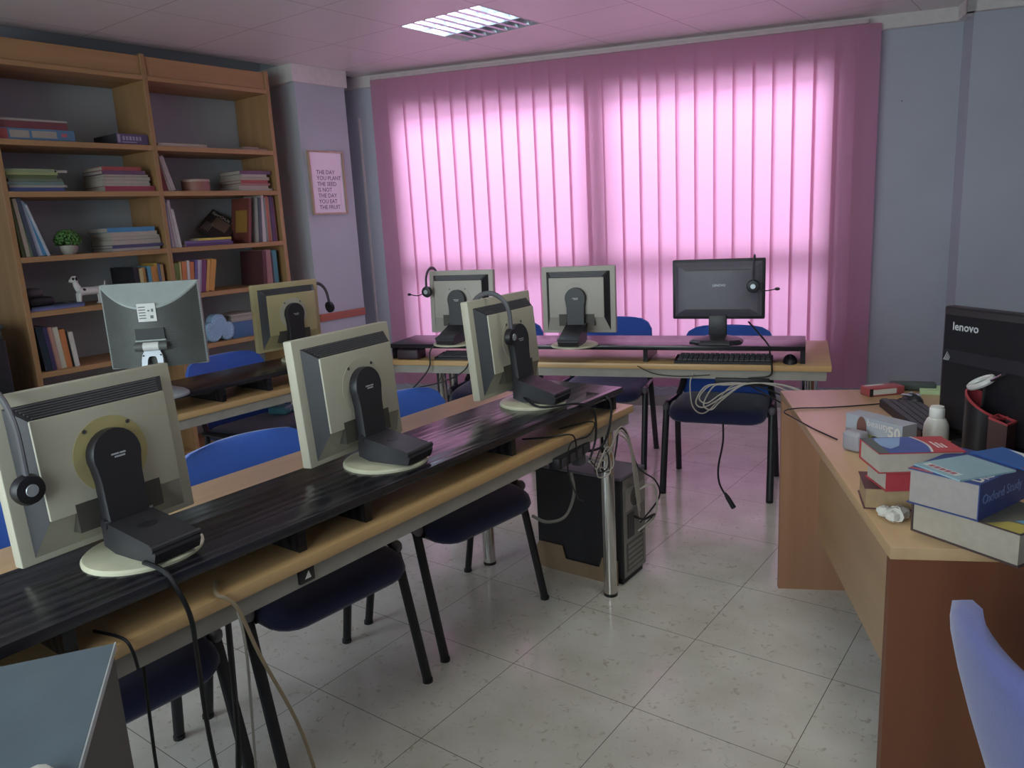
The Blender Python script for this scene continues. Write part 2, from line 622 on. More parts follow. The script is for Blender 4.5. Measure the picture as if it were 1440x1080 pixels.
# ------------------------------------------------------------------ ceiling light
lt = thing('ceiling_light', 'square recessed ceiling light with mirrored louvres', 'light', ((LX0+LX1)/2, (LY0+LY1)/2, CEIL))
MIRR = mat('louvre_aluminium', '#d5dbe0', .3, .85, .02)
g = G()
h = .3
for a0, a1, b0, b1 in ((-h, h, -h, -h+.006), (-h, h, h-.006, h), (-h, -h+.006, -h, h), (h-.006, h, -h, h)):
    g.box(a0, a1, b0, b1, .0, .1)
g.box(-h, h, -h, h, .1, .105)
obj('housing', g, WHITE_PAINT, lt, None)
for k in range(3):
    y0 = -.294 + k * .196; y1 = y0 + .196
    g = G()
    for yy, sg in ((y0, 1), (y1, -1)):
        pr = [(yy + sg * (.05 * (t ** 2)), .002 + .07 * t) for t in (0, .25, .5, .75, 1)]
        g.rings([[(x, y, z) for y, z in pr] for x in (-.294, .294)], close=False, cap=False)
    rf = obj('reflector', g, MIRR, lt)
    for j in range(1, 7):
        x = -.294 + j * .588 / 7
        g = G()
        g.poly([(x-.014, y0+.004, .004), (x+.014, y0+.004, .004), (x+.002, y0+.03, .05), (x-.002, y0+.03, .05),
                (x-.014, y1-.004, .004), (x+.014, y1-.004, .004), (x+.002, y1-.03, .05), (x-.002, y1-.03, .05)],
               [(0, 3, 7, 4), (1, 5, 6, 2), (0, 4, 5, 1), (3, 2, 6, 7), (0, 1, 2, 3), (4, 7, 6, 5)])
        obj('louvre_blade', g, MIRR, lt, None)
    g = G(); g.cyl((-.285, (y0+y1)/2, .075), (.285, (y0+y1)/2, .075), .013, 12)
    tm, nt, b = new_mat('fluorescent_tube_%s' % ('lit' if k < 2 else 'unlit'))
    b.inputs['Base Color'].default_value = lin('#e8eef2')
    if k < 2:
        b.inputs['Emission Color'].default_value = lin('#cfe9ff')
        b.inputs['Emission Strength'].default_value = TUBE = 26
    obj('tube', g, tm, lt)

fill_lamp = thing('ceiling_light', 'added flat square fill lamp, out of view above the aisle between tables and desk', 'light', (-.69, 2.07, CEIL))  # unseen lamp, added to brighten the floor and monitor backs
g = G()
for a0, a1, b0, b1 in ((-.3, .3, -.3, -.28), (-.3, .3, .28, .3), (-.3, -.28, -.28, .28), (.28, .3, -.28, .28)):
    g.box(a0, a1, b0, b1, -.03, 0)
obj('fill_lamp_frame', g, WHITE_PAINT, fill_lamp, None)
tm, nt, b = new_mat('fill_lamp_diffuser')
b.inputs['Base Color'].default_value = lin('#e8eee9')
b.inputs['Emission Color'].default_value = lin('#eef3ea'); b.inputs['Emission Strength'].default_value = 5.5
g = G(); g.box(-.28, .28, -.28, .28, -.025, -.018)
obj('diffuser', g, tm, fill_lamp, None)

# ------------------------------------------------------------------ poster
po = thing('framed_poster', 'wooden framed quote poster on the pale pier beside the bookcase', 'picture', (-4.62, 3.955, 1.79))
g = G()
w, h = .165, .228
b = .012
for y0, y1, z0, z1 in ((-w, w, h-b, h), (-w, w, -h, -h+b), (-w, -w+b, -h+b, h-b), (w-b, w, -h+b, h-b)):
    g.box(.0, .024, y0, y1, z0, z1)
obj('picture_frame', g, wood('pale_frame_wood', '#a98e78', '#bca28a', 'Z', .4), po, None)
g = G(); g.box(.004, .012, -w+b, w-b, -h+b, h-b)
pm = mat('poster_paper', '#d8d2d8', .12, var=.02, coat=.9)
pr = obj('print', g, pm, po, None)
INK = mat('poster_ink', '#55505c', .3)
text('THE DAY\nYOU PLANT\nTHE SEED\nIS NOT\nTHE DAY\nYOU EAT\nTHE FRUIT', .042, INK, pr,
     frame((.0123, -.10, .062), (0, 1, 0), (0, 0, 1)), bold=.0004)

# ------------------------------------------------------------------ tables
def make_table(name, label, L, loc, rz, legs, rail=True, group='computer tables', dep=.70):
    t = thing(name, label, 'table', (loc[0], loc[1], 0), rz, group)
    d = dep / 2
    g = G(); g.box(-d, d, -L/2, L/2, .717, .745, .004)
    obj('tabletop', g, BEECH, t)
    g = G()
    q = .012
    g.box(d-q-.02, d-q, -L/2+.02, L/2-.02, .675, .717); g.box(-d+q, -d+q+.02, -L/2+.02, L/2-.02, .675, .717)
    g.box(-d+q+.02, d-q-.02, -L/2+.02, -L/2+.04, .675, .717); g.box(-d+q+.02, d-q-.02, L/2-.04, L/2-.02, .675, .717)
    obj('apron', g, RAILM, t, None)
    for x, y in legs:
        g = G(); g.lathe([(.026, .012), (.026, .70)], 20, (x, y, 0)); lg = obj('leg', g, CHROME, t)
        g = G(); g.lathe([(.027, 0), (.027, .012)], 20, (x, y, 0)); obj('leg_foot', g, SHELLB, lg)
    return t
def make_riser(label, L, loc, rz, sup, dep=.31, z=.745, group='black monitor risers'):
    t = thing('monitor_riser', label, 'shelf', (loc[0], loc[1], z), rz, group)
    d = dep / 2
    H = .085
    g = G(); g.box(-d, d, -L/2, L/2, H-.022, H, .002)
    obj('riser_top', g, BLACKW, t)
    for y in sup:
        g = G(); g.box(-d+.02, d-.03, y-.011, y+.011, 0, H-.022)
        obj('riser_support', g, BLACKW, t, None)
    return t
# T1 front row
L1 = 2.86
make_table('computer_table', 'long beech computer table nearest the camera, three pale monitors on its riser', L1, (-1.69, 2.52 - L1/2), 0,
           [(.29, L1/2-.107), (-.297, L1/2-.124), (.29, -L1/2+.12), (-.29, -L1/2+.12)])
c1 = (.17 + 2.44) / 2; l1 = 2.44 - .17
make_riser('black wood-grain riser shelf on the nearest computer table', l1, (-1.495, c1), 0,
           [-l1/2+.03, .5-c1, 1.0-c1, 1.2-c1, 1.8-c1, l1/2-.011])
# T2 by the bookcase
L2 = 2.0; y2 = 1.75
make_table('computer_table', 'beech computer table in front of the bookcase', L2, (-3.29, y2), 0,
           [(.29, L2/2-.12), (-.29, L2/2-.12), (.29, -L2/2+.12), (-.29, -L2/2+.12)])
make_riser('dark riser shelf on the table before the bookcase', 1.75, (-3.09, 1.75), 0, [-.85, -.28, .1, .34, .85])
# T3 under the blinds
A3 = R(16.2); rz3 = A3 - PI/2
d3 = Vector((math.cos(A3), math.sin(A3), 0)); n3 = Vector((math.sin(A3), -math.cos(A3), 0))   # n3 faces the room
RF = Vector((-.88, 3.497, 0))
L3 = 2.24
def p3(along, depth, z=0):
    """along: metres left of the right front corner; depth: metres towards the window"""
    p = RF - d3*along - n3*depth
    return Vector((p.x, p.y, z))
cc = p3(L3/2, .35)
make_table('computer_table', 'beech computer table standing along the pink blinds', L3, cc, rz3,
           [(.28, L3/2-.08), (-.29, L3/2-.1), (.28, -L3/2+.30), (-.29, -L3/2+.1)])
l3 = 2.1
cc = p3(.11 + l3/2, .165)
make_riser('dark riser shelf on the table along the pink blinds', l3, cc, rz3, [l3/2-.011, .33, -.36, -l3/2+.011])

# ------------------------------------------------------------------ chairs
def make_chair(label, fab, group):
    t = thing('upholstered_chair', label, 'chair', (0, 0, 0), 0, group)
    # seat : rounded waterfall cushion
    g = G()
    rings = []
    def rr(hx, hy, r, cx, z, n=5):
        o = []
        for qx, qy, a0 in ((1, 1, 0), (-1, 1, 90), (-1, -1, 180), (1, -1, 270)):
            for k in range(n + 1):
                a = R(a0 + 90 * k / n)
                o.append((cx + qx*(hx-r) + r*math.cos(a), qy*(hy-r) + r*math.sin(a), z))
        return o
    for ins, z in ((.03, .408), (.008, .414), (0, .43), (.004, .452), (.02, .467), (.06, .474)):
        ring = rr(.215-ins, .245-ins, .085, .01, z)
        ring = [(x, y, zz - (max(0, x-.1)*.16)) for x, y, zz in ring]
        rings.append(ring)
    g.rings(rings)
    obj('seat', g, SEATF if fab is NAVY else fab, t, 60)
    # backrest : curved padded panel
    g = G()
    def back(z, w, off, th):
        pts_f, pts_b = [], []
        n = 10
        for k in range(n + 1):
            q = -1 + 2*k/n
            y = q * w
            x = -.235 - (z-.5)*.26 + .035*q*q
            pts_f.append((x + th/2*(1-.5*abs(q)**4) + off, y, z)); pts_b.append((x - th/2*(1-.5*abs(q)**4) + off, y, z))
        return pts_f + pts_b[::-1]
    rs = [back(z, w, 0, th) for z, w, th in ((.455, .222, .02), (.465, .23, .034), (.60, .236, .05), (.68, .243, .05), (.75, .238, .048), (.79, .215, .042), (.812, .175, .032), (.82, .13, .015))]
    g.rings(rs)
    obj('backrest', g, fab, t, 60)
    for s in (-1, 1):
        y = .268 * s
        g = G()
        g.tube(smooth_path([(.205, y, 0), (.135, y*.992, .3), (.105, y*.985, .43), (.088, y*.98, .456), (.06, y*.975, .462)], 4), .0175, 12, .0115)
        g.tube([(.06, y*.975, .462), (-.17, y*.93, .452)], .013, 12, .011)
        lg = obj('front_leg', g, DARKMETAL, t)
        g = G(); g.ball((.112, y*.985, .448), .02, 10, (1, .9, 1.1)); obj('corner_cap', g, mat('cap_grey', '#6f6c72', .45), lg)
        g = G(); g.lathe([(.0172, 0), (.0172, .012)], 10, (.2035, y, 0)); obj('rubber_foot', g, SHELLB, lg)
        g = G()
        g.tube(smooth_path([(-.215, y*.99, 0), (-.155, y*.96, .3), (-.14, y*.93, .44), (-.17, y*.88, .5), (-.225, y*.82, .6), (-.268, y*.78, .74)], 5), .0165, 12, .011)
        lg = obj('rear_leg', g, DARKMETAL, t)
        g = G(); g.lathe([(.0172, 0), (.0172, .012)], 10, (-.215, y*.99, 0)); obj('rubber_foot', g, SHELLB, lg)
    g = G()
    g.tube([(.12, -.25, .425), (.12, .25, .425)], .009, 8); g.tube([(-.16, -.245, .425), (-.16, .245, .425)], .009, 8)
    obj('seat_rail', g, DARKMETAL, t)
    return t
GC1, GC2, GC3 = 'blue chairs at the nearest table', 'blue chairs at the bookcase table', 'blue chairs at the window table'
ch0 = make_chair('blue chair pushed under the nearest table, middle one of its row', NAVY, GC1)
ch0.location = (-1.84, 1.345, 0); ch0.rotation_euler.z = R(-4)
dup(ch0, (-1.83, 2.005, 0), R(-5), 'blue chair under the nearest table, beside the dark computer tower', GC1)
dup(ch0, (-1.86, .71, 0), R(-4), 'blue chair under the nearest table, beside the grey cabinet', GC1)
dup(ch0, (-3.46, 2.37, 0), R(2), 'blue chair behind the bookcase table, between its two monitors', GC2)
dup(ch0, (-1.503, 3.79, 0), R(-76.6), 'blue chair under the black widescreen monitor by the blinds', GC3)
dup(ch0, (-2.295, 3.955, 0), R(-74), 'blue chair behind the middle monitor at the blinds table', GC3)
dup(ch0, (-2.86, 3.62, 0), R(-70), 'blue chair under the left monitor at the blinds table', GC3)
u_ = Vector((.442, -.897, 0)); v_ = Vector((.897, .442, 0))
pc = make_chair('lilac chair at the near end of the desk, only its back in view', LILAC, 'lilac chair')
del pc['group']
pc.location = (.215, 1.33, 0); pc.rotation_euler.z = R(31)

# ------------------------------------------------------------------ pale square monitors with folding stands
def make_monitor(label, body, ring, loc, yaw, tilt=0, zc=.19, discr=.115):
    t = thing('monitor', label, 'monitor', loc, yaw, 'pale square monitors')
    W, Hh = .1875, .165
    M = Matrix.Translation((-.10, 0, zc)) @ Matrix.Rotation(tilt, 4, 'Y')
    g = G(); g.M = M
    g.box(-.03, 0, -W, W, -Hh, Hh, .004)
    bz = obj('bezel', g, body, t)
    # bulging dark-sided back
    a, b_ = .162, .140
    c, e0, e1 = .139, -.085, .112
    g = G(); g.M = M
    v = [(0, -a, -b_-.012), (0, a, -b_-.012), (0, a, b_), (0, -a, b_), (.036, -c, e0), (.036, c, e0), (.036, c, e1), (.036, -c, e1)]
    g.mi = 1; g.poly(v, [(0, 4, 7, 3)]); g.poly(v, [(1, 2, 6, 5)]); g.poly(v, [(3, 7, 6, 2)])
    g.mi = 0; g.poly(v, [(0, 1, 5, 4)])
    bmesh.ops.remove_doubles(g.bm, verts=g.bm.verts[:], dist=1e-5)
    obj('rear_shell', g, [body, NECK], t, 20)
    g = G(); g.M = M
    g.box(.032, .041, -c, c, e0, e1, .003)
    obj('back_plate', g, body, t)
    # vent slats across the sloping top
    g = G(); g.M = M
    for k in range(6):
        q = (k + .8) / 6.6
        x = .036 * q; z = b_ + (e1 - b_) * q
        g.box(x-.0005, x + .003, -a + (a-c)*q + .012, a - (a-c)*q - .012, z-.001, z + .0022)
    obj('vent_slats', g, mat('vent_grey', '#5e5c5f', .5), t, None)
    # connector recess
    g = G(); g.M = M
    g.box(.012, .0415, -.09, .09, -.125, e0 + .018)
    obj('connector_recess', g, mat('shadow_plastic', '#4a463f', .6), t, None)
    # mounting ring and screws
    g = G(); g.M = M @ Matrix.Rotation(PI/2, 4, 'Y')
    g.lathe([(.077, .041), (.077, .0425)], 40, (-.012, 0, 0))
    rg = obj('mounting_ring', g, ring, t)
    for y in (-.045, .045):
        g = G(); g.M = M @ Matrix.Rotation(PI/2, 4, 'Y')
        g.lathe([(.0042, .0425), (.0042, .044)], 10, (-.012-.056, y, 0)); obj('screw', g, SCREW, rg)
    # dark neck : rounded head, straight shank
    g = G(); g.M = M
    out = []
    for k in range(17):
        aa = R(-20 + 220 * k / 16)
        out.append((.053*math.cos(aa), .012 + .053*math.sin(aa)))
    out += [(-.046, -.035), (-.045, -.118), (.045, -.118), (.046, -.035)]
    n = len(out)
    g.rings([[(x, y*sx, z) for y, z in out] for x, sx in ((.042, 1), (.06, 1), (.065, .93))])
    nk = obj('neck', g, NECK, t)
    g = G(); g.M = M
    for dy, dz, ln in ((-.014, .012, .016), (.004, .012, .012), (-.008, .006, .022)):
        g.box(.065, .0656, dy, dy+ln, dz, dz+.0032)
    obj('maker_mark', g, MARK, nk, None)
    # hinge, foot arm and base disc
    hz = zc - .118
    hx = -.10 + .054 - math.sin(tilt)*.118
    g = G(); g.tube([(hx, -.052, hz), (hx, .052, hz)], .011, 12); hg = obj('hinge', g, NECK, t)
    g = G(); g.tube([(hx+.004, -.044, hz+.0075), (hx+.004, .044, hz+.0075)], .004, 8); obj('hinge_pin', g, GREYPL, hg)
    g = G()
    x1 = .118
    prof = [(hx, hz+.006), (x1-.012, .052), (x1, .046), (x1+.004, .034), (x1-.004, .014), (hx+.03, .010), (hx-.012, .022), (hx-.012, hz-.01)]
    g.rings([[(x, y, z) for x, z in prof] for y in (-.05, .05)])
    ft = obj('foot_arm', g, NECK, t, 25)
    g = G()
    g.tube([(x1-.004, -.054, .044), (x1-.004, .054, .044)], .0075, 10)
    obj('foot_roll', g, NECK, ft)
    g = G()
    ex = (hx + x1) / 2 - .012
    ez = hz + .006 + (.052 - hz - .006) * (ex - hx) / (x1 - .012 - hx)
    sl = (.052 - hz - .006) / (x1 - .012 - hx)
    o8 = [(ex + .012*math.cos(2*PI*k/14), .021*math.sin(2*PI*k/14)) for k in range(14)]
    g.rings([[(x, y, ez + (x-ex)*sl + dz) for x, y in o8] for dz in (-.004, .0008)])
    obj('arm_slot', g, SHELLB, ft)
    g = G(); g.lathe([(discr, 0), (discr, .005), (discr-.004, .009), (discr-.03, .0115), (.001, .012)], 40, (0, 0, 0))
    obj('base_disc', g, DISC, t)
    return t
RT = .83
def off_mon(cx, cy, yaw):
    return (cx + .10*math.cos(yaw), cy + .10*math.sin(yaw), RT)
MONS = {}
MONS['M1'] = make_monitor('square pale monitor with yellowed ring at the left edge of the photo', BEIGE, RINGM, off_mon(-1.60, .704, R(4.5)), R(4.5), R(-4), .186)
MONS['M2'] = make_monitor('square pale monitor in the middle of the nearest riser', BEIGE, BEIGE, off_mon(-1.588, 1.374, R(6)), R(6), R(-4), .188)
MONS['M3'] = make_monitor('square pale monitor with a headset over it, right end of nearest riser', BEIGE, BEIGE, off_mon(-1.604, 2.095, R(3)), R(3), R(-5), .203)
MONS['M6'] = make_monitor('square yellowed monitor with a pale ring on the bookcase table', BEIGE2, mat('pale_ring', '#c6c1ae', .5), off_mon(-3.20, 2.41, R(-3)), R(-3), R(1), .212)
MONS['M7'] = make_monitor('left square monitor on the riser by the pink blinds, headset on its corner', BEIGE3, BEIGE3, off_mon(-2.67, 3.12, R(-76)), R(-76), R(-3), .209)
MONS['M8'] = make_monitor('square pale monitor without a headset on the riser by the pink blinds', BEIGE3, BEIGE3, off_mon(-2.035, 3.27, R(-73)), R(-73), R(-1), .213)

# ------------------------------------------------------------------ grey monitor with a ridged bowed back (bookcase table)
def bowed_monitor():
    yaw = R(-45)
    t = thing('monitor', 'grey monitor with ridged bowed back and silver stand before the bookcase', 'monitor', (-3.02, 1.605, RT), yaw)
    W, z0, z1 = .19, .105, .45
    x0 = -.045
    g = G()
    g.box(x0-.03, x0, -W, W, z0, z1, .006)
    obj('bezel', g, DELLT, t)
    # bowed ridged shell
    g = G()
    n = 24
    def arc(t, k=1, dx=0):
        pts = []
        for i in range(n + 1):
            q = -1 + 2*i/n
            zt = z1 - .008 - .088 * (1 - abs(q) ** 2.2)
            zz = z0 + .006 + (zt - z0 - .006) * t
            pts.append((x0 + .075*(1-q*q)*k + dx, q*(W-.004), zz))
        return pts
    rows = []
    nr = 40
    for i in range(nr):
        ta = i / nr; tb = ta + .55 / nr; tc = (i + 1) / nr
        kk = .8 + .2 * min(1, i / nr * 1.6)
        rows.append(arc(ta, kk)); rows.append(arc(tb, kk))
        rows.append(arc(tb + .0015, kk, -.0022)); rows.append(arc(tc - .0015, kk, -.0022))
    rows.append(arc(1, 1))
    g.rings(rows, close=False, cap=False)
    obj('ridged_shell', g, DELLG, t, 30)
    g = G()
    top = arc(1, 1)
    g.rings([[(x0 - .001, y, z1 - .004) for x, y, z in top], [(x + .001, y, z + .002) for x, y, z in top], [(x + .001, y, z - .006) for x, y, z in top]], close=False, cap=False)
    obj('top_cap', g, DELLT, t, 30)
    g = G(); g.box(x0 + .071, x0 + .0765, -.035, .035, .30, .372); sk = obj('sticker', g, WHITEP, t, None)
    g = G()
    for k in range(5):
        g.box(x0 + .0765, x0 + .0768, -.03, -.004, .312 + k*.011, .316 + k*.011)
    g.box(x0 + .0765, x0 + .0768, .012, .024, .312, .324)
    g.box(x0 + .0765, x0 + .0768, .004, .012, .34, .346); g.box(x0 + .0765, x0 + .0768, .018, .026, .338, .35)
    obj('sticker_print', g, mat('sticker_ink', '#6f6f70', .6), sk, None)
    g = G(); g.box(x0 + .05, x0 + .0765, -.055, .055, .228, .272); obj('socket_recess', g, mat('dark_recess', '#3a3a3a', .6), t, None)
    g = G(); g.box(x0 + .068, x0 + .079, -.058, .058, .222, .227); obj('socket_lip', g, DELLT, t, None)
    # hinge and silver stand
    g = G(); g.tube([(x0+.078, -.062, .20), (x0+.078, .062, .20)], .017, 16); hg = obj('hinge', g, DELLG, t)
    g = G(); g.tube([(x0+.078, -.03, .20), (x0+.078, .03, .20)], .0178, 16); obj('hinge_sleeve', g, WHITEP, hg)
    g = G()
    # arm with an oval hole: loft outer ring to inner ring
    def ov(hy, hz, cz, n=20):
        return [(hy*math.copysign(abs(math.cos(2*PI*k/n))**.55, math.cos(2*PI*k/n)), cz + hz*math.copysign(abs(math.sin(2*PI*k/n))**.55, math.sin(2*PI*k/n))) for k in range(n)]
    o1, i1 = ov(.042, .082, .107), ov(.02, .055, .107)
    f = lambda r, x: [(x + .055*(1 - z/.19), y, z) for y, z in r]
    xx = x0 + .062
    g.rings([f(o1, xx), f(o1, xx+.016), f(i1, xx+.016), f(i1, xx), f(o1, xx)], cap=False)
    am = obj('stand_arm', g, SILVER, t, 40)
    for y, z in ((-.033, .165), (.033, .165), (-.033, .05), (.033, .05)):
        g = G(); x = xx + .016 + .055*(1 - z/.19); g.M = Matrix.Translation((x, y, z)) @ Matrix.Rotation(PI/2, 4, 'Y'); g.lathe([(.004, 0), (.004, .001)], 10); obj('screw', g, SHELLB, am)
    g = G()
    rg = lambda s, z, dx=0: [(.06 + dx + .115*s*math.cos(2*PI*k/32), .125*s*math.sin(2*PI*k/32), z) for k in range(32)]
    g.rings([rg(1, 0), rg(1, .008), rg(.9, .018), rg(.6, .03), rg(.35, .045)])
    obj('stand_base', g, SILVER, t, 50)
    return t
bowed_monitor()

# ------------------------------------------------------------------ black widescreen at the window table
def wide_monitor():
    yaw = R(-76)
    t = thing('monitor', 'black widescreen monitor in front of the pink blinds', 'monitor', (-1.40, 3.475, RT), yaw)
    w, z0, z1 = .213, .105, .388
    g = G(); g.box(-.06, -.035, -w, w, z0, z1, .006); obj('bezel', g, SHELLB, t)
    g = G()
    def rr(hy, za, zb, x): return [(x, -hy, za), (x, hy, za), (x, hy, zb), (x, -hy, zb)]
    g.rings([rr(w-.012, z0+.012, z1-.012, -.036), rr(w-.03, z0+.03, z1-.03, -.022), rr(.15, z0+.05, z1-.05, -.012)])
    sh = obj('rear_shell', g, mat('hazed_black_plastic', '#615b66', .4), t, 20)  # black shell painted lighter: haze and glare from the window in its colour
    g = G()
    g.box(-.0135, -.0108, -.15, .15, z1-.052, z1-.046)
    obj('upper_ridge', g, NECK, sh, None)
    mt = MARK
    text('LENOVO', .015, mt, sh, frame((-.0115, -.022, .262), (0, 1, 0), (0, 0, 1)), bold=.0006)
    g = G(); g.box(-.05, -.026, -.042, .042, .02, .125, .006); nk = obj('neck', g, NECK, t)
    g = G()
    oct_ = [(-.085, -.08), (-.085, .08), (-.02, .12), (.05, .12), (.085, .07), (.085, -.07), (.05, -.12), (-.02, -.12)]
    g.rings([[(x*s, y*s, z) for x, y in oct_] for s, z in ((1, 0), (1, .008), (.9, .018), (.45, .03))])
    obj('stand_base', g, NECK, t, 25)
    return t
wide_monitor()

# ------------------------------------------------------------------ headsets
def make_headset(label, loc, rz, tilt=(0, 0), spread=.062, drop=.125, mic=True, micdir=1):
    t = thing('headset', label, 'headset', loc, rz, 'black headsets hung on monitors')
    t.rotation_euler = (tilt[0], tilt[1], rz)
    g = G()
    pts = []
    for k in range(15):
        a = PI * k / 14
        pts.append((spread*math.cos(a), 0, -drop*.55 + drop*.55*math.sin(a)))
    pts = [(spread*1.02, 0, -drop*.85)] + pts + [(-spread*1.02, 0, -drop*.85)]
    g.tube(pts, .0045, 8, .0085)
    obj('headband', g, GREYPL, t)
    for s in (1, -1):
        g = G(); g.M = Matrix.Translation((s*spread*1.0, 0, -drop)) @ Matrix.Rotation(PI/2, 4, 'Y')
        g.lathe([(.02, -.012), (.028, -.010), (.03, 0), (.026, .010), (.012, .013)], 20)
        cu = obj('ear_cup', g, SHELLB, t)
        g = G(); g.M = Matrix.Translation((s*spread*1.0, 0, -drop)) @ Matrix.Rotation(s*PI/2, 4, 'Y')
        g.lathe([(.013, .011), (.011, .0145)], 16); obj('cup_badge', g, SILVER, cu)
    if mic:
        g = G()
        g.tube(smooth_path([(spread, 0, -drop), (spread*1.1, .05*micdir, -drop*1.15), (spread*1.05, .10*micdir, -drop*1.1)], 5), .0028, 6)
        g.ball((spread*1.05, .105*micdir, -drop*1.1), .008, 8, (1, 1.6, 1))
        obj('microphone_boom', g, SHELLB, t)
    return t
def on_monitor(loc, yaw, x, y, z):
    return (loc[0] + x*math.cos(yaw) - y*math.sin(yaw), loc[1] + x*math.sin(yaw) + y*math.cos(yaw), loc[2] + z)
def mon_at(key, x, y, z):
    o = MONS[key]
    return on_monitor(o.location, o.rotation_euler.z, x, y, z)
make_headset('black headset over the corner of the leftmost near monitor', mon_at('M1', -.115, -.172, .366), R(7), spread=.066, drop=.185, mic=False)
make_headset('black headset on the right monitor of the nearest riser', mon_at('M3', -.10, -.085, .385), R(6), spread=.078, drop=.145, mic=False)
make_headset('black headset hung on the left monitor beside the blinds', mon_at('M7', -.10, -.165, .39), R(-76), spread=.07, drop=.12, micdir=-1)
make_headset('black headset hung on the black widescreen monitor', on_monitor((-1.40, 3.475, RT), R(-76), -.035, .165, .398), R(-76), spread=.05, drop=.135, micdir=1)
make_headset('thin wire headset looped beside the yellowed monitor', mon_at('M6', -.117, .188, .352), R(-3+90), (0, R(-8)), spread=.062, drop=.14, mic=False)

# ------------------------------------------------------------------ bookcase
BX0, BXF = -4.975, -4.60
bc = thing('bookcase', 'tall light brown wooden bookcase against the left wall', 'bookcase', (-4.75, 2.635, 0))
def bpart(name, y0, y1, z0, z1, m, x0=BX0, x1=BXF, bev=.002, par=None):
    g = G(); g.box(x0+4.75, x1+4.75, y0-2.635, y1-2.635, z0, z1, bev, 1)
    return obj(name, g, m, par or bc)
YA, YB, YC = 1.775, 2.635, 3.505
TH = .028
for y in (YA, YB, YC):
    bpart('upright', y-TH/2, y+TH/2, 0, 2.522, SHELFV)
ZS = [2.003, 1.735, 1.39, 1.095, .76, .43, .09]
for ya, yb in ((YA, YB), (YB, YC)):
    for z in ZS:
        bpart('shelf', ya+TH/2, yb-TH/2, z-.03, z, SHELFW)
    bpart('top_board', ya+TH/2, yb-TH/2, 2.375, 2.402, SHELFW)
    bpart('fascia', ya+TH/2, yb-TH/2, 2.402, 2.512, SHELFW, x0=-4.635, x1=-4.612)
    bpart('plinth', ya+TH/2, yb-TH/2, 0, .06, SHELFV, x0=-4.64, x1=-4.62)

# ---- books -------------------------------------------------------------
def book_parts(t, L, W, th, col, spine='y1', pg=None, ct=.0022, side=None):
    """book lying flat: x 0..L, y 0..W, z 0..th ; spine: x0,x1,y0,y1"""
    m = cm(col) if isinstance(col, str) else col
    g = G()
    g.box(0, L, 0, W, 0, ct); g.box(0, L, 0, W, th-ct, th)
    sp = {'x0': (0, ct, 0, W), 'x1': (L-ct, L, 0, W), 'y0': (0, L, 0, ct), 'y1': (0, L, W-ct, W)}[spine]
    g.box(sp[0], sp[1], sp[2], sp[3], ct, th-ct)
    c = obj('cover', g, m, t, None)
    i = .0035
    x0, x1, y0, y1 = i, L-i, i, W-i
    if spine == 'x0': x0 = ct
    if spine == 'x1': x1 = L-ct
    if spine == 'y0': y0 = ct
    if spine == 'y1': y1 = W-ct
    g = G(); g.box(x0, x1, y0, y1, ct, th-ct)
    obj('pages', g, pg or PAGES, t, None)
    return c
BKX = -4.625
def lying(items, z, y0, group, stackname, depth=.21):
    """a stack of lying books on the shelf; items bottom to top: (length, thickness, colour, dy, spine?, name, label)"""
    for (Ln, th, col, dy, sp, nm, lab) in items:
        t = thing(nm, lab, 'book' if nm == 'book' else nm.split('_')[-1], (BKX - random.uniform(0, .012), y0 + dy, z), PI/2, group)
        book_parts(t, Ln, depth, th, col, 'y0' if sp else 'y1')
        z += th + .0004
    return z
def standing(items, z, y0, group, x=BKX):
    """row of standing books: (thickness, height, colour, lean deg, label, depth)"""
    y = y0
    for (th, hh, col, lean, lab, dp) in items:
        a = R(lean)
        t = thing('book', lab, 'book', (x - random.uniform(0, .015), y, z), 0, group)
        # lean > 0 : top tips towards -y
        zz = max(0, -math.sin(a)*th) if a < 0 else 0
        t.rotation_euler = (a, 0, 0)
        if a < 0: t.location.z += math.sin(-a)*th
        g = G()
        ct = .002
        g.box(-dp, 0, 0, ct, 0, hh); g.box(-dp, 0, th-ct, th, 0, hh); g.box(-ct, 0, ct, th-ct, 0, hh)
        obj('cover', g, cm(col), t, None)
        g = G(); g.box(-dp+.004, -ct, ct, th-ct, .003, hh-.004); obj('pages', g, PAGES, t, None)
        y += th / math.cos(a) + .0006

z = 2.003
# shelf 1 left: board games and a tray
t = thing('board_game', 'blue boxed board game with a red and white end, top left shelf', 'box', (BKX, 1.80, z), PI/2)
g = G(); g.box(0, .385, 0, .25, 0, .06); bx = obj('box', g, cm('#4f7fa6'), t, None)
g = G(); g.box(-.0005, .045, -.001, .1, .004, .056); obj('red_end', g, cm('#b04a48'), bx, None)
g = G(); g.box(.165, .29, -.0012, 0, .014, .05); g.box(.055, .15, -.0012, 0, .012, .05); obj('picture_strip', g, cm('#a99f8f'), bx, None)
g = G(); g.box(.315, .345, -.0012, 0, .024, .042); obj('red_badge', g, cm('#c65a62'), bx, None)
t = tag(obj('board_game', (lambda g: g.box(0, .355, 0, .24, 0, .038) or g)(G()), cm('#7a3a3f')), 'dark red game box lying on the blue one, top left shelf', 'box'); t.location = (BKX, 1.80, z+.0602); t.rotation_euler.z = PI/2
t = thing('drawing_pad', 'thin grey-white pad on top of the game boxes', 'pad', (BKX, 1.79, z+.0985), PI/2); book_parts(t, .37, .25, .012, '#8d9490', 'y1')
t = thing('board_game', 'purple game box with pale lettering, top left shelf by the divider', 'box', (BKX-.005, 2.425, z), PI/2)
g = G(); g.box(0, .19, 0, .27, 0, .062); bx = obj('box', g, cm('#5d4a73'), t, None)
g = G(); g.box(-.0008, 0, 0, .27, .002, .06); obj('dark_side', g, cm('#3b3a40'), bx, None)
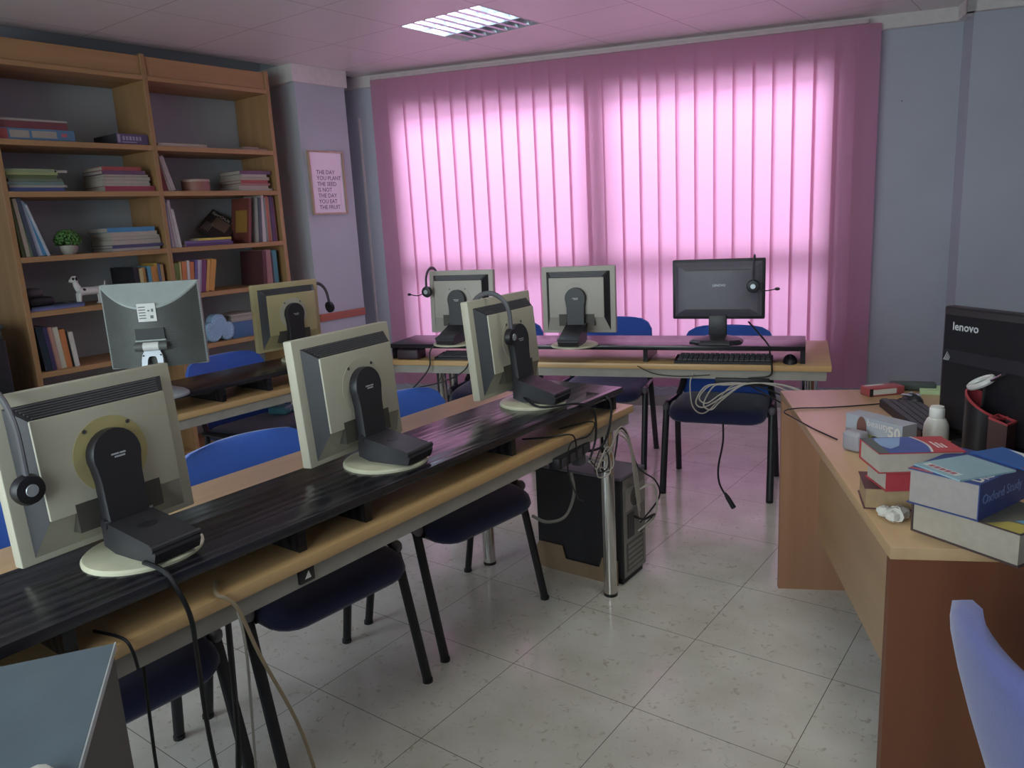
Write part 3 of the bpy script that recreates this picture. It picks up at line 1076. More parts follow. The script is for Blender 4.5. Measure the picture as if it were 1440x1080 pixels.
g = G(); g.box(.005, .02, -.0012, 0, .012, .058)
for k in range(6): g.box(.035+k*.02, .048+k*.02, -.0012, 0, .026, .048)
g.box(.03, .12, -.0012, 0, .012, .017)
obj('pale_print', g, cm('#a394ae'), bx, None)
# shelf 1 right
t = thing('folder', 'flat cream folder on the top right shelf', 'folder', (BKX+.004, 2.665, z), PI/2); book_parts(t, .34, .22, .02, '#c9b79c', 'y1')
t = thing('book', 'thin brown book at the right end of the top shelf', 'book', (BKX, 3.27, z), PI/2); book_parts(t, .2, .16, .011, '#9a6e62', 'y1')
t = thing('book', 'thin pink booklet lying on the thin brown book, top shelf', 'book', (BKX, 3.275, z+.0114), PI/2); book_parts(t, .12, .15, .008, '#b58f8a', 'y1')

# shelf 2 left : green stack and red stack
z = 1.735
GM = 'magazines in the green stack'
lying([(.285, .022, '#3f4f8a', .0, True, 'book', 'blue book at the bottom of the green stack'),
       (.30, .013, '#93a69a', .005, False, 'book', 'pale grey-green book second from the bottom of the green stack'),
       (.29, .017, '#6f8c85', -.002, True, 'book', 'teal-grey book with a white tip in the green stack'),
       (.27, .016, '#6b7a62', .008, True, 'book', 'dull green book in the middle of the green stack'),
       (.255, .018, '#5c6e3a', .0, True, 'book', 'dark green book in the green stack under the lime one'),
       (.26, .014, '#9dac66', .0, True, 'book', 'lime green book near the top of the green stack'),
       (.25, .017, '#8ca072', -.004, True, 'book', 'light green book lying topmost of the green stack')], z, 1.802, GM, 'a')
t = thing('leaflet', 'small white leaflet tucked in the green stack', 'leaflet', (BKX-.002, 2.055, 1.8365), PI/2); book_parts(t, .06, .15, .012, '#c9cbbd', 'y1')
GR = 'books in the red-topped stack'
lying([(.305, .031, '#a63a4a', .0, True, 'book', 'red and dark book at the bottom of the red-topped stack'),
       (.29, .012, '#c7c2b8', -.008, False, 'book', 'white book second from the bottom of the red-topped stack'),
       (.285, .022, '#a9a497', -.006, False, 'book', 'grey-white book in the middle of the red-topped stack'),
       (.285, .016, '#b3aea2', .0, False, 'book', 'pale paperback in the red-topped stack below the brown one'),
       (.27, .016, '#6d5a5a', .008, False, 'book', 'brown book in the red-topped stack under the purple one'),
       (.26, .020, '#6b4668', -.002, True, 'book', 'purple book second from the top of the red-topped stack'),
       (.235, .021, '#a8433f', .0, True, 'book', 'red book lying topmost of the red-topped stack')], z, 2.31, GR, 'b', .24)
# shelf 2 right
standing([(.034, .215, '#8e3b38', 5, 'dark red book leaning on the divider, second shelf', .16),
          (.012, .225, '#c8beb6', 12, 'thin white book leaning next to the dark red one', .16),
          (.03, .212, '#b3a7a0', 15, 'pale pink-grey book leaning in the second shelf trio', .16),
          (.013, .225, '#4c4348', 19, 'thin dark book leaning outermost on the second right shelf', .16)], z, 2.672, 'leaning books on the second right shelf')
g = G(); g.lathe([(.088, 0), (.088, .062), (.086, .066), (.084, .0665), (.001, .067)], 32)
t = thing('round_tin', 'round reddish tin on the second right shelf', 'tin', (-4.735, 2.955, z)); obj('tin_body', g, cm('#a56a5c', .4), t)
g = G(); g.lathe([(.0895, .062), (.0895, .075), (.087, .078), (.001, .079)], 32); obj('lid', g, cm('#b99a86', .4), t)
GP = 'books in the purple-topped stack'
lying([(.265, .016, '#cbbfae', -.012, False, 'book', 'cream book at the bottom of the purple-topped stack'),
       (.24, .020, '#c98576', -.015, False, 'book', 'salmon book second from the bottom of the purple-topped stack'),
       (.23, .015, '#a8706c', .005, True, 'book', 'dusty red book in the purple-topped stack'),
       (.215, .019, '#b0493f', .0, True, 'book', 'bright red book in the purple-topped stack'),
       (.24, .020, '#b8977a', .0, False, 'book', 'tan book in the purple-topped stack'),
       (.205, .017, '#c8bdb4', .008, False, 'book', 'white book second from the top of the purple-topped stack'),
       (.245, .024, '#704a66', .0, True, 'book', 'purple book lying topmost of the purple-topped stack')], z, 3.225, GP, 'c', .24)

# shelf 3 left
z = 1.39
standing([(.018, .31, '#6d7a4a', 2, 'olive green tall book first in the leaning row', .21),
          (.02, .31, '#b5ad94', 4, 'cream tall book second in the leaning row', .21),
          (.013, .305, '#8d9a78', 5.5, 'sage tall book third in the leaning row', .21),
          (.022, .315, '#3d4a5c', 7, 'dark slate tall book in the leaning row', .21),
          (.028, .30, '#a9bed2', 10, 'pale blue tall book in the leaning row', .21),
          (.022, .29, '#4a90c4', 13, 'bright blue tall book in the leaning row', .21),
          (.014, .285, '#b9c4cc', 15, 'white tall book outermost of the leaning row', .21)], z, 1.812, 'tall leaning books on the third left shelf')
t = thing('potted_ball_plant', 'round green topiary ball in a small white bowl', 'plant', (-4.70, 2.085, z))
g = G(); g.lathe([(.032, 0), (.044, .02), (.049, .05), (.046, .052), (.04, .045), (.001, .04)], 28); obj('bowl', g, cm('#b5b0a2', .5), t)
g = G()
for k in range(260):
    a = random.uniform(0, 2*PI); b = math.acos(random.uniform(-.55, 1))
    rr_ = .066 * random.uniform(.88, 1.06)
    c = (rr_*math.sin(b)*math.cos(a), rr_*math.sin(b)*math.sin(a), .082 + .052*math.cos(b)*random.uniform(.92, 1.05))
    g.ball(c, .0085, 6)
obj('foliage', g, mat('leaf_green', '#4f7a3a', .7, var=.35, scale=60), t)
t['category'] = 'plant'
GL = 'large books in the blue-topped stack'
lying([(.30, .018, '#7d7f9c', .0, False, 'book', 'lilac book at the bottom of the blue-topped stack'),
       (.315, .017, '#544d78', .0, True, 'book', 'violet book second from the bottom of the blue-topped stack'),
       (.31, .03, '#8a8a86', .0, False, 'book', 'mottled grey book in the middle of the blue-topped stack'),
       (.30, .020, '#c3bdb0', .005, False, 'book', 'white book with dark cover in the blue-topped stack'),
       (.295, .024, '#b9b5a8', -.005, False, 'book', 'cream book second from the top of the blue-topped stack'),
       (.29, .026, '#3f8bc0', -.012, True, 'book', 'bright blue book lying topmost of the blue-topped stack')], z, 2.30, GL, 'd', .25)
# shelf 3 right
standing([(.012, .30, '#6a86a8', 1, 'thin blue tall book against the divider, third right shelf', .21),
          (.024, .275, '#b7b0b0', 3, 'grey-white tall magazine next to the thin blue one', .21),
          (.02, .29, '#c3bdbb', 4, 'white tall magazine with a torn top, third right shelf', .21),
          (.02, .235, '#ccc7c2', 6, 'shorter white magazine outermost, third right shelf', .21)], z, 2.66, 'white magazines on the third right shelf')
GY = 'books under the diamond book'
lying([(.34, .020, '#5a3f78', .0, True, 'book', 'purple book at the bottom under the tilted dark book'),
       (.33, .014, '#7a629a', .0, True, 'book', 'lilac book with pale print under the yellow one'),
       (.24, .014, '#d6bf3f', .09, True, 'book', 'bright yellow book under the tilted dark book')], z, 2.765, GY, 'e', .112)
# dark book standing on its corner behind the small pile
t = thing('book', 'dark brown book standing on its corner with white title letters', 'book', (-4.745, 3.115, 1.396))
g = G()
hq, wq = .20, .27
g.M = Matrix.Rotation(R(-43), 4, 'Y') @ Matrix.Rotation(R(38), 4, 'X')
MB_ = g.M.copy()
g.box(-.006, 0, 0, wq, 0, hq)
cv = obj('cover', g, cm('#43363a', .3), t, None)
g = G(); g.M = MB_
g.box(.0003, .0006, .10, .215, .04, .145)
obj('cover_picture', g, cm('#8d6f5f', .4), cv, None)
g = G(); g.M = MB_
for k in range(5): g.box(.0003, .0007, .02 + (k % 2)*.01, .12, .13+k*.011, .135+k*.011)
obj('small_print', g, cm('#9a8279', .4), cv, None)
TXT = mat('white_print', '#d3ccc6', .5)
text('SprOUt UP', .040, TXT, cv, MB_ @ frame((.0008, wq-.008, hq*.94), (0, 0, -1), (0, 1, 0)) @ Matrix.Translation((0, -.036, 0)), bold=.001)
standing([(.02, .30, '#7d3a30', -8, 'rust red tall book with an ochre picture on its cover, third right shelf', .2)], z, 3.232, 'tall books at the right end of the third shelf')
g = G(); g.box(-.15, -.02, -.0008, 0, .07, .22)
obj('cover_picture', g, cm('#a8762c'), [o for o in bpy.data.objects if o.get('label', '').startswith('rust red tall')][0], None)
standing([(.016, .30, '#b9aea6', -6, 'white tall book beside the rust red one', .2),
          (.022, .30, '#4f525c', -5, 'slate tall book right of the white one, third right shelf', .2),
          (.014, .30, '#c9c4bc', -4, 'pale tall book fifth from the right end, third shelf', .2),
          (.02, .315, '#d0c9c4', -3, 'tallest white book with a pink cap, third right shelf', .2),
          (.016, .30, '#7d8a84', -2, 'grey-green tall book left of the orange one, third shelf', .2),
          (.022, .31, '#c4674c', -1.5, 'orange tall book near the right end of the third shelf', .2),
          (.014, .305, '#b58d7a', -1, 'tan tall book near the right end of the third shelf', .2),
          (.026, .31, '#5c3b66', -1, 'purple tall book second from the right end, third shelf', .2),
          (.012, .30, '#9a5a52', 0, 'red-brown tall book at the right end of the third shelf', .2)], z, 3.302, 'tall books at the right end of the third shelf')

# shelf 4 left
z = 1.095
GQ = 'magazines under the black pouch'
for k, (c, lab) in enumerate((('#7a74a8', 'lilac magazine at the bottom under the black pouch'), ('#5a6aa6', 'blue magazine in the middle under the black pouch'), ('#3f4a6c', 'dark blue magazine on top, directly under the black pouch'))):
    t = thing('magazine', lab, 'magazine', (BKX, 1.80+k*.004, z+k*.0082), PI/2, GQ); book_parts(t, .285, .21, .008, c, 'y0')
t = thing('pouch', 'black zipped pouch lying on the magazines, fourth left shelf', 'pouch', (-4.72, 1.868, z+.025))
g = G(); g.box(-.09, .09, -.066, .07, 0, .05, .02, 3); obj('pouch_body', g, SHELLB, t, 60)
g = G(); g.box(-.07, .07, -.062, .03, .046, .098, .022, 3); obj('pouch_flap', g, GREYPL, t, 60)
g = G(); g.M = Matrix.Translation((-4.70, 2.045, z+.0008)) ; g.rings([[(-.08, -.05, 0), (-.08, .0, .03), (-.08, .05, .02)], [(.06, -.05, 0), (.06, .0, .022), (.06, .05, .0)]], close=False, cap=False)
tag(obj('paper_sheet', g, cm('#b5b8b2')), 'curled pale paper sheet between the pouch and the dog figurine', 'paper')
# dog figurine
dg_ = thing('dog_figurine', 'small white dog figurine with black patches on the fourth shelf', 'figurine', (-4.69, 2.15, z+.001))
g = G()
M0 = g.M
def limb(pts, rs): g.tube(smooth_path(pts, 3), None or [rs[0] + (rs[-1]-rs[0])*i/((len(pts)-1)*3) for i in range((len(pts)-1)*3+1)], 10)
limb([(0, -.055, .078), (0, -.02, .08), (0, .03, .078), (0, .07, .082)], [.026, .022])
limb([(0, -.05, .09), (0, -.062, .115), (0, -.066, .14)], [.02, .014])
g.ball((0, -.068, .15), .022, 12, (.9, 1, 1)); g.ball((0, -.088, .144), .012, 10, (.8, 1.3, .8))
for x in (-.013, .013):
    limb([(x, -.055, .07), (x, -.058, .04), (x, -.062, .006)], [.012, .007]); limb([(x, .06, .075), (x, .066, .045), (x, .06, .006)], [.016, .007])
    g.ball((x, -.067, .006), .008, 8, (1, 1.4, .7)); g.ball((x, .053, .006), .008, 8, (1, 1.4, .7))
limb([(0, .085, .09), (0, .1, .11), (0, .102, .13)], [.006, .003])
obj('body', g, WHITEP, dg_, 60)
g = G()
g.ball((.02, -.064, .155), .008, 8, (.6, 1, 1.5)); g.ball((-.02, -.064, .155), .008, 8, (.6, 1, 1.5))
obj('ears', g, SHELLB, dg_)
g = G(); g.ball((.017, -.03, .086), .013, 10, (.6, 1.1, .9)); g.ball((.012, -.078, .155), .011, 8, (.8, .8, .8)); g.ball((0, -.103, .145), .005, 8)
obj('black_patches', g, SHELLB, dg_)
standing([(.028, .195, '#242228', 1, 'black ring binder in the fourth left shelf', .28)], z, 2.405, 'books beside the black binder')
standing([(.02, .185, '#c9b478', 0, 'pale yellow book beside the black binder', .15),
          (.022, .19, '#d49a44', 0, 'amber book second from the black binder', .15),
          (.012, .18, '#2d2d33', 0, 'thin black book between amber and sky blue', .15),
          (.022, .195, '#5a9fc2', 0, 'sky blue book in the fourth left row', .15),
          (.026, .192, '#d08438', 0, 'orange book right of the sky blue one', .15),
          (.018, .21, '#c79a3c', 0, 'golden book right of the orange one, fourth left row', .15),
          (.016, .205, '#5b6f9c', 0, 'steel blue book near the divider, fourth left row', .15),
          (.018, .2, '#c08a58', 0, 'light brown book against the divider, fourth left row', .15)], z, 2.437, 'books beside the black binder')
# shelf 4 right
standing([(.03, .2, '#7f9a46', -2, 'green book at the left end of the fourth right row', .15),
          (.012, .205, '#cfc27a', -3, 'thin yellow book right of the green one', .15),
          (.03, .205, '#d2763e', -4, 'orange and white book fourth right row', .15),
          (.018, .21, '#cfc7c0', -5, 'white book right of the orange and white one', .15),
          (.028, .2, '#cc6f38', -6, 'deep orange book in the fourth right row', .15),
          (.018, .21, '#6b5a9a', -8, 'violet book in the fourth right row', .15),
          (.016, .21, '#c4c0c8', -8.5, 'silver-white book right of the violet one', .15),
          (.014, .21, '#a8a4b4', -9, 'pale lilac book before the plum ones', .15),
          (.03, .208, '#7a3868', -10, 'plum book in the fourth right row', .15),
          (.022, .208, '#dca24c', -12, 'light orange book right of the plum one', .15),
          (.038, .208, '#d8923c', -13, 'wide orange book at the end of the fourth right row', .15)], z, 2.662, 'books in the fourth right row')
standing([(.03, .235, '#5c2f33', -4, 'maroon book standing behind the pale monitor, fourth right shelf', .26),
          (.05, .24, '#a9766e', -2, 'dusty pink thick book at the right of the fourth shelf', .2),
          (.012, .22, '#3d3438', -1, 'thin black book between dusty pink and teal', .2),
          (.04, .235, '#3f8a94', -1, 'teal book at the right end of the fourth shelf', .2)], z, 3.31, 'books at the right end of the fourth shelf')
# shelf 5 left
z = .76
standing([(.035, .25, '#1f3444', 4, 'dark teal-blue book at the left of the bottom row', .18),
          (.022, .245, '#3a2f5c', 4, 'dark violet book second in the bottom row', .18),
          (.026, .24, '#c08c78', 4, 'pink-tan book in the bottom row', .17),
          (.03, .235, '#d3cab4', 3.5, 'cream white book in the bottom row', .17),
          (.026, .22, '#d0763c', 3, 'white and orange book in the bottom row', .17),
          (.016, .205, '#222226', 3, 'black book second from the right of the bottom row', .17),
          (.022, .2, '#d0ccc0', 3, 'white book at the right of the bottom row', .17)], z, 1.825, 'books in the bottom left row')
# cloud box
t = thing('cloud_cushion', 'pale blue cloud-shaped box with stitched dashes on the fifth shelf', 'box', (-4.66, 2.93, z))
def cloud(scale=1):
    pts = []
    circles = [(.0, .125, .055), (.06, .075, .05), (.055, .05, .05), (-.045, .05, .05), (-.065, .085, .045)]
    for k in range(72):
        a = 2*PI*k/72
        dx, dz = math.cos(a), math.sin(a)
        best = 0
        for cx, cz, r in circles:
            ox, oz = cx, cz - .085
            bq_ = ox*dx + oz*dz
            disc = bq_*bq_ - (ox*ox + oz*oz - r*r)
            if disc > 0:
                best = max(best, bq_ + math.sqrt(disc))
        pts.append((best*dx*scale, .085 + max(best*dz*scale, -.085)))
    return pts
g = G()
c1_, c2_ = cloud(1), cloud(.9)
g.rings([[(-.045, y, zz) for y, zz in c1_], [(.022, y, zz) for y, zz in c1_], [(.03, y, zz) for y, zz in c2_]])
cb = obj('cloud_body', g, cm('#8db4d6', .5), t, 30)
g = G()
c3_ = cloud(.78)
for k in range(0, 72, 3):
    (ya, za), (yb, zb) = c3_[k], c3_[(k+1) % 72]
    g.tube([(.0305, ya, za), (.0305, yb, zb)], .0022, 5)
obj('dash_marks', g, cm('#d3e0ea'), cb)
t = thing('storage_box', 'blue cardboard box beside the cloud box', 'box', (-4.76, 3.125, z))
g = G(); g.box(-.12, .12, -.1, .1, 0, .11, .003); obj('box_body', g, cm('#3f6a9c'), t)
GU = 'magazines on the blue cardboard box'
for k, (c, lab) in enumerate((('#8e8a88', 'grey magazine at the bottom of the pile on the blue box'), ('#c2bcb4', 'white magazine second in the pile on the blue box'), ('#6a5f62', 'dark magazine third in the pile on the blue box'), ('#b8aca4', 'pale magazine on top of the pile on the blue box'))):
    t = thing('magazine', lab, 'magazine', (-4.635-.004*k, 3.025+.004*k, z+.1105+k*.0125), PI/2, GU); book_parts(t, .205, .22, .012, c, 'y1')

# dark printer at the left edge
t = thing('printer', 'dark office machine at the left edge beside the bookcase', 'printer', (-4.72, 1.285, 0))
g = G(); g.box(-.2, .2, -.25, .33, 0, .98, .01); obj('printer_body', g, mat('dark_green_grey', '#202625', .35), t)
g = G(); g.box(-.19, .19, -.24, .325, .982, 1.0, .004); g.box(-.195, .203, -.245, .332, 1.035, 1.058, .004); obj('paper_tray', g, mat('tray_grey', '#39403f', .3), t)
g = G(); g.box(-.18, .18, -.23, .31, 1.0, 1.035); obj('tray_gap', g, SHELLB, t, None)

# ------------------------------------------------------------------ desk on the right
Dk = Vector((-.886, 2.808, 0))
rzd = math.atan2(v_.y, v_.x)                       # local x -> v (across), local y -> -u
def dk(al, ac, z=.78):
    p = Dk + u_*al + v_*ac
    return Vector((p.x, p.y, z))
LD = 1.39; WD = .78
dsk = thing('teacher_desk', 'large light wood desk on the right with books on it', 'desk', (Dk.x, Dk.y, 0), rzd)
# local: x across 0..WD, y from 0 (far end) to -LD (near end)
g = G(); g.box(0, WD, -LD, 0, .754, .78, .002); obj('desktop', g, DESKW, dsk)
g = G(); g.box(0.003, WD-.003, -.028, -.003, 0, .754); obj('far_end_panel', g, DESKV, dsk, None)
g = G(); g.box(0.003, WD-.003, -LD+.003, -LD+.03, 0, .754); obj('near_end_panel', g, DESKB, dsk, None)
g = G(); g.box(.14, .16, -LD+.03, -.028, .225, .754); obj('modesty_panel', g, DESKW, dsk, None)

def on_desk(name, label, cat, p, deg, z=.7802, group=None):
    return thing(name, label, cat, (p[0], p[1], z), R(deg), group)
# stack A
t = on_desk('book', 'maroon hardback at the bottom of the left book stack on the desk', 'book', (-.362, 1.745), 19, .7804, 'left book stack')
book_parts(t, .175, .115, .049, '#5f2f33', 'x1', pg=mat('tan_pages', '#a58a68', .8, var=.06, scale=60))
t = on_desk('book', 'red thick dictionary in the middle of the left book stack', 'book', (-.318, 1.738), 35, .8298, 'left book stack')
cvr = book_parts(t, .165, .105, .05, '#cc3a45', 'y0')
t = on_desk('book', 'blue and red dictionary on top of the left book stack', 'book', (-.327, 1.702), 32, .8802, 'left book stack')
cvr = book_parts(t, .175, .115, .045, '#c23a3f', 'y1')
def curve_patch(par, pts, z, col, name):
    g = G(); g.face([(x, y, z) for x, y in pts]); return obj(name, g, cm(col, .3), par, None)
cp_ = [(0, 0)] + [(.105 + .012*math.sin(k/8*PI), .115*k/8) for k in range(9)] + [(0, .115)]
curve_patch(cvr, cp_, .0453, '#3f55a8', 'blue_cover_panel')
curve_patch(cvr, [(.015, .07), (.03, .11), (.085, .11), (.06, .05), (.035, .03)], .0455, '#86a8d8', 'pale_blue_flash')
curve_patch(cvr, [(0, 0), (.022, 0), (.024, .115), (0, .115)], .0456, '#57605c', 'grey_cover_strip')
wl = [(.105 + .012*math.sin(k/8*PI), .115*k/8) for k in range(9)]
curve_patch(cvr, wl + [(x+.005, y) for x, y in wl[::-1]], .0457, '#dcd5d2', 'white_swoosh')
g = G()
for k in range(3): g.box(.132, .136, .03 + .0*k, .075-.008*k, .0452, .0456); g.M = Matrix.Translation((.008*(k+1), 0, 0))
obj('white_print', g, cm('#e0d0cc'), cvr, None)
# stack B
t = on_desk('book', 'big dark red hardback at the bottom of the right book stack', 'book', (-.255, 1.668), -26, .7804, 'right book stack')
cvr = book_parts(t, .215, .155, .066, '#4b3334', 'x0', pg=mat('ivory_pages', '#ab9f90', .8, var=.05, scale=60), ct=.003)
curve_patch(cvr, [(.10, .0), (.215, .0), (.215, .155), (.10, .155)], .0663, '#6f6a58', 'cover_picture')
curve_patch(cvr, [(.15, .0), (.213, .0), (.213, .05), (.17, .04)], .0665, '#c9b24c', 'yellow_patch')
curve_patch(cvr, [(.175, .05), (.213, .052), (.213, .09), (.19, .085)], .0665, '#5aa3cf', 'blue_patch')
t = on_desk('book', 'thick blue study dictionary lying second in the right book stack', 'book', (-.262, 1.648), -20, .8470, 'right book stack')
cvr = book_parts(t, .138, .20, .073, '#2c3f88', 'x1', pg=mat('grey_pages', '#a59a96', .8, var=.05, scale=60))
text('Oxford Study', .028, mat('spine_print', '#6f83b8', .4), cvr, frame((.1383, .012, .03), (0, 1, 0), (0, 0, 1)))
text('DICC', .034, TXT, cvr, frame((.132, .012, .0733), (0, 1, 0), (-1, 0, 0)), bold=.001)
curve_patch(cvr, [(0, 0), (.05, 0), (.04, .012), (0, .012)], .0732, '#b8444c', 'red_corner')
t = on_desk('leaflet', 'thin pale blue booklet on top of the right book stack', 'booklet', (-.255, 1.668), -37, .9203)
g = G(); g.box(0, .112, 0, .135, 0, .0035); bk = obj('cover', g, cm('#8fb3bf', .35), t, None)
g = G(); g.box(.008, .09, .012, .03, .0036, .0039); obj('white_panel', g, cm('#cdd6d4'), bk, None)
g = G()
for k in range(5): g.box(.02+k*.013, .03+k*.013, .014, .026, .0039, .0041)
obj('red_print', g, cm('#b85560'), bk, None)
t = on_desk('leaflet', 'blue and red booklet with a white swoosh, under the pale blue one', 'booklet', (-.176, 1.795), -37, .9203)
g = G(); g.box(.002, .13, .006, .09, 0, .003); bk = obj('cover', g, cm('#2f5fae', .35), t, None)
curve_patch(bk, [(.02, .085), (.06, .075), (.115, .04), (.125, .012), (.128, .03), (.10, .062), (.06, .088)], .0033, '#dfdcda', 'white_swoosh')
curve_patch(bk, [(.118, .007), (.129, .007), (.129, .089), (.105, .089), (.125, .03)], .0034, '#b9434a', 'red_edge')
# tissue
t = on_desk('tissue', 'crumpled white tissue on the desk between the two book stacks', 'tissue', (-.298, 1.706), 20)
g = G()
for cx, cy, r in ((-.012, .012, .016), (.008, .0, .022), (.02, .01, .018), (.0, -.012, .015)):
    n = 12; rs = []
    for i in range(7):
        a = -PI/2 + PI*i/6
        q = max(.02, math.cos(a))
        rs.append([(cx + r*q*math.cos(2*PI*k/n)*random.uniform(.8, 1.2), cy + r*q*math.sin(2*PI*k/n)*random.uniform(.8, 1.2), max(0, .014 + r*.8*math.sin(a)*random.uniform(.85, 1.15))) for k in range(n)])
    g.rings(rs)
obj('crumpled_paper', g, mat('tissue_paper', '#d5d0c6', .9), t, 25)
# printed carton with 50
t = on_desk('printed_carton', 'long printed carton reading 50 behind the left book stack', 'box', (-.526, 2.262), -29)
g = G()
g.box(0, .185, 0, .055, 0, .082)
bx = obj('carton', g, cm('#a9adb8', .35), t, None)
g = G(); g.box(.06, .186, -.0006, 0, .002, .035); obj('green_field', g, cm('#9aa84f'), bx, None)
g = G(); g.box(-.0006, 0, .002, .058, .002, .05); g.box(0, .05, -.0006, 0, .0, .04); obj('grey_portrait', g, cm('#8f8790'), bx, None)
g = G(); g.ball((.055, -.001, .05), .017, 14, (1, .04, 1.9)); obj('brown_face', g, cm('#7a4a42'), bx)
g = G()
for k in range(6): g.box(-.0009, -.0004, .006+k*.009, .009+k*.009+(k % 2)*.002, .008, .045)
obj('bar_print', g, SHELLB, bx, None)
g = G(); g.ball((.1, -.001, .022), .014, 12, (1, .04, 1)); g.ball((.13, -.001, .017), .011, 12, (1.2, .04, 1)); obj('dark_berries', g, cm('#55403a'), bx)
text('50', .04, TXT, bx, frame((.14, -.0008, .045), (1, 0, 0), (0, 0, 1)), bold=.0008)
t = on_desk('printed_packet', 'small grey packet with a dark patterned end before the long carton', 'packet', (-.515, 2.165), -20)
g = G(); g.box(0, .055, 0, .05, 0, .055, .012, 3); pk = obj('packet_body', g, cm('#9c97a0', .4), t, 60)
g = G()
for k in range(4): g.box(-.0008, .004, .010+k*.008, .014+k*.008+(k % 2)*.003, .012, .045)
obj('dark_pattern', g, SHELLB, pk, None)
text('beauty', .027, TXT, bx, frame((.072, -.0008, .06), (1, 0, 0), (0, 0, 1)))
# bottle
t = on_desk('plastic_bottle', 'white plastic bottle with cap standing on the desk', 'bottle', (-.309, 2.345), 0)
g = G(); g.lathe([(.028, 0), (.032, .004), (.033, .03), (.031, .052), (.024, .068), (.018, .074)], 28); obj('bottle_body', g, mat('milky_plastic', '#d0ccc6', .35), t, 50)
g = G(); g.lathe([(.0195, .073), (.0195, .097), (.018, .099)], 24); g.lathe([(.017, .099), (.017, .104), (.001, .106)], 20); obj('cap', g, WHITEP, t, 40)
# red box, notepad, mouse, keyboard
t = on_desk('marker_box', 'red box with white labels at the far end of the desk', 'box', (-.622, 2.862), -40)
g = G(); g.box(0, .058, 0, .13, 0, .03, .002); bx = obj('box', g, cm('#a83f42', .4), t)
t.rotation_euler.z = R(-45)
g = G(); g.box(.004, .02, .01, .08, .0301, .0306); g.box(.0581, .0588, .0, .10, .006, .024); obj('white_label', g, cm('#c9c3b8'), bx, None)
g = G(); g.box(.0581, .0592, -.001, .012, .002, .028); obj('black_label', g, SHELLB, bx, None)
t = on_desk('pencil_case', 'dark green-grey case lying behind the red box', 'case', (-.545, 2.95), 15)
g = G(); g.box(0, .15, 0, .04, 0, .03, .008, 3); obj('case_body', g, mat('dark_case', '#3e4543', .6), t, 60)
t = on_desk('sticky_notes', 'pale green pad of sticky notes beside the large black monitor', 'notepad', (-.437, 2.93), 12)
g = G(); g.box(-.005, .10, .0, .10, 0, .012); obj('note_block', g, cm('#b8d69a', .7), t, None)
def make_mouse(label, p, z, deg, top):
    t = thing('computer_mouse', label, 'mouse', (p[0], p[1], z), R(deg), 'black computer mice')
    g = G()
    rs = []
    n = 16
    for i in range(7):
        zz = .036 * i / 6
        k = math.sqrt(max(.02, 1 - (i/6.3)**2.4))
        rs.append([(.055*k*math.cos(2*PI*j/n) - .004*(i/6), .031*k*math.sin(2*PI*j/n), zz) for j in range(n)])
    g.rings(rs)
    b = obj('shell', g, SHELLB, t, 60)
    g = G(); g.tube([(.03, 0, .028), (.012, 0, .036)], .005, 8)
    obj('scroll_wheel', g, top, t)
    return t
make_mouse('black mouse with silver trim on the desk behind the keyboard', (-.44, 2.77), .7804, 120, SILVER)
g = G(); 
t = bpy.data.objects['computer_mouse']
g.tube([(.047, -.016, .021), (.02, -.02, .031), (-.02, -.014, .036)], .006, 8, .003); g.tube([(.047, .016, .021), (.02, .02, .031), (-.02, .014, .036)], .006, 8, .003)
obj('silver_trim', g, SILVER, t)
def make_keyboard(label, loc, rz, L=.44, Wd=.15):
    t = thing('keyboard', label, 'keyboard', loc, rz, 'black computer keyboards')
    g = G()
    pr = [(-Wd/2, 0), (Wd/2, 0), (Wd/2, .012), (-Wd/2, .024)]
    g.rings([[(x, y, z) for x, z in pr] for y in (-L/2, L/2)])
    obj('keyboard_body', g, SHELLB, t, None)
    g = G()
    for r in range(5):
        x = Wd/2 - .022 - r * .024
        z = .012 + (Wd/2 - x) / Wd * .012
        for k in range(18):
            y = -L/2 + .016 + k * (L - .032) / 17.5
            g.box(x-.009, x+.009, y-.0005, y+.019, z-.001, z+.0055)
    obj('keys', g, GREYPL, t, None)
    return t
kdir = math.atan2(2.369-2.698, -.349+.516)
make_keyboard('black keyboard lying on the desk in front of the large black monitor', (-.378, 2.555, .7804), kdir + PI/2 + R(0), .40, .13)
g = G(); g.tube(smooth_path([(-.478, 2.80, .79), (-.53, 2.73, .783), (-.66, 2.615, .783), (-.75, 2.56, .783), (-.775, 2.50, .783), (-.72, 2.43, .783), (-.63, 2.33, .783), (-.545, 2.25, .783)], 6), .0022, 6)
tag(obj('mouse_cable', g, CABLEB), 'thin dark mouse cable looping over the desk top', 'cable')

# large black all-in-one on the desk
aa = R(-38)
t = thing('monitor', 'large black all-in-one monitor standing on the right desk', 'monitor', (-.318, 2.425, .7804), aa)
g = G(); g.box(0, .52, 0, .035, .02, .372, .006); obj('bezel', g, SHELLB, t)
BK = mat('satin_black', '#1f1d22', .35)
g = G(); g.rings([[(.006, -.001, .026), (.514, -.001, .026), (.514, -.001, .366), (.006, -.001, .366)], [(.02, -.014, .04), (.5, -.014, .04), (.5, -.014, .352), (.02, -.014, .352)]])
sh = obj('rear_shell', g, BK, t, 20)
text('lenovo', .031, MARK, sh, frame((.047, -.0148, .312), (1, 0, 0), (0, 0, 1)), bold=.0005)
g = G(); g.box(.022, .5, -.0165, -.0138, .222, .257); bd = obj('glossy_band', g, mat('gloss_band', '#2f2d33', .12), sh, None)
g = G()
for k in range(4): g.face([(.024+k*.005, -.0168, .226), (.0265+k*.005, -.0168, .226), (.038+k*.003, -.0168, .25-k*.004), (.0365+k*.003, -.0168, .25-k*.004)])
obj('slash_marks', g, MARK, bd, None)
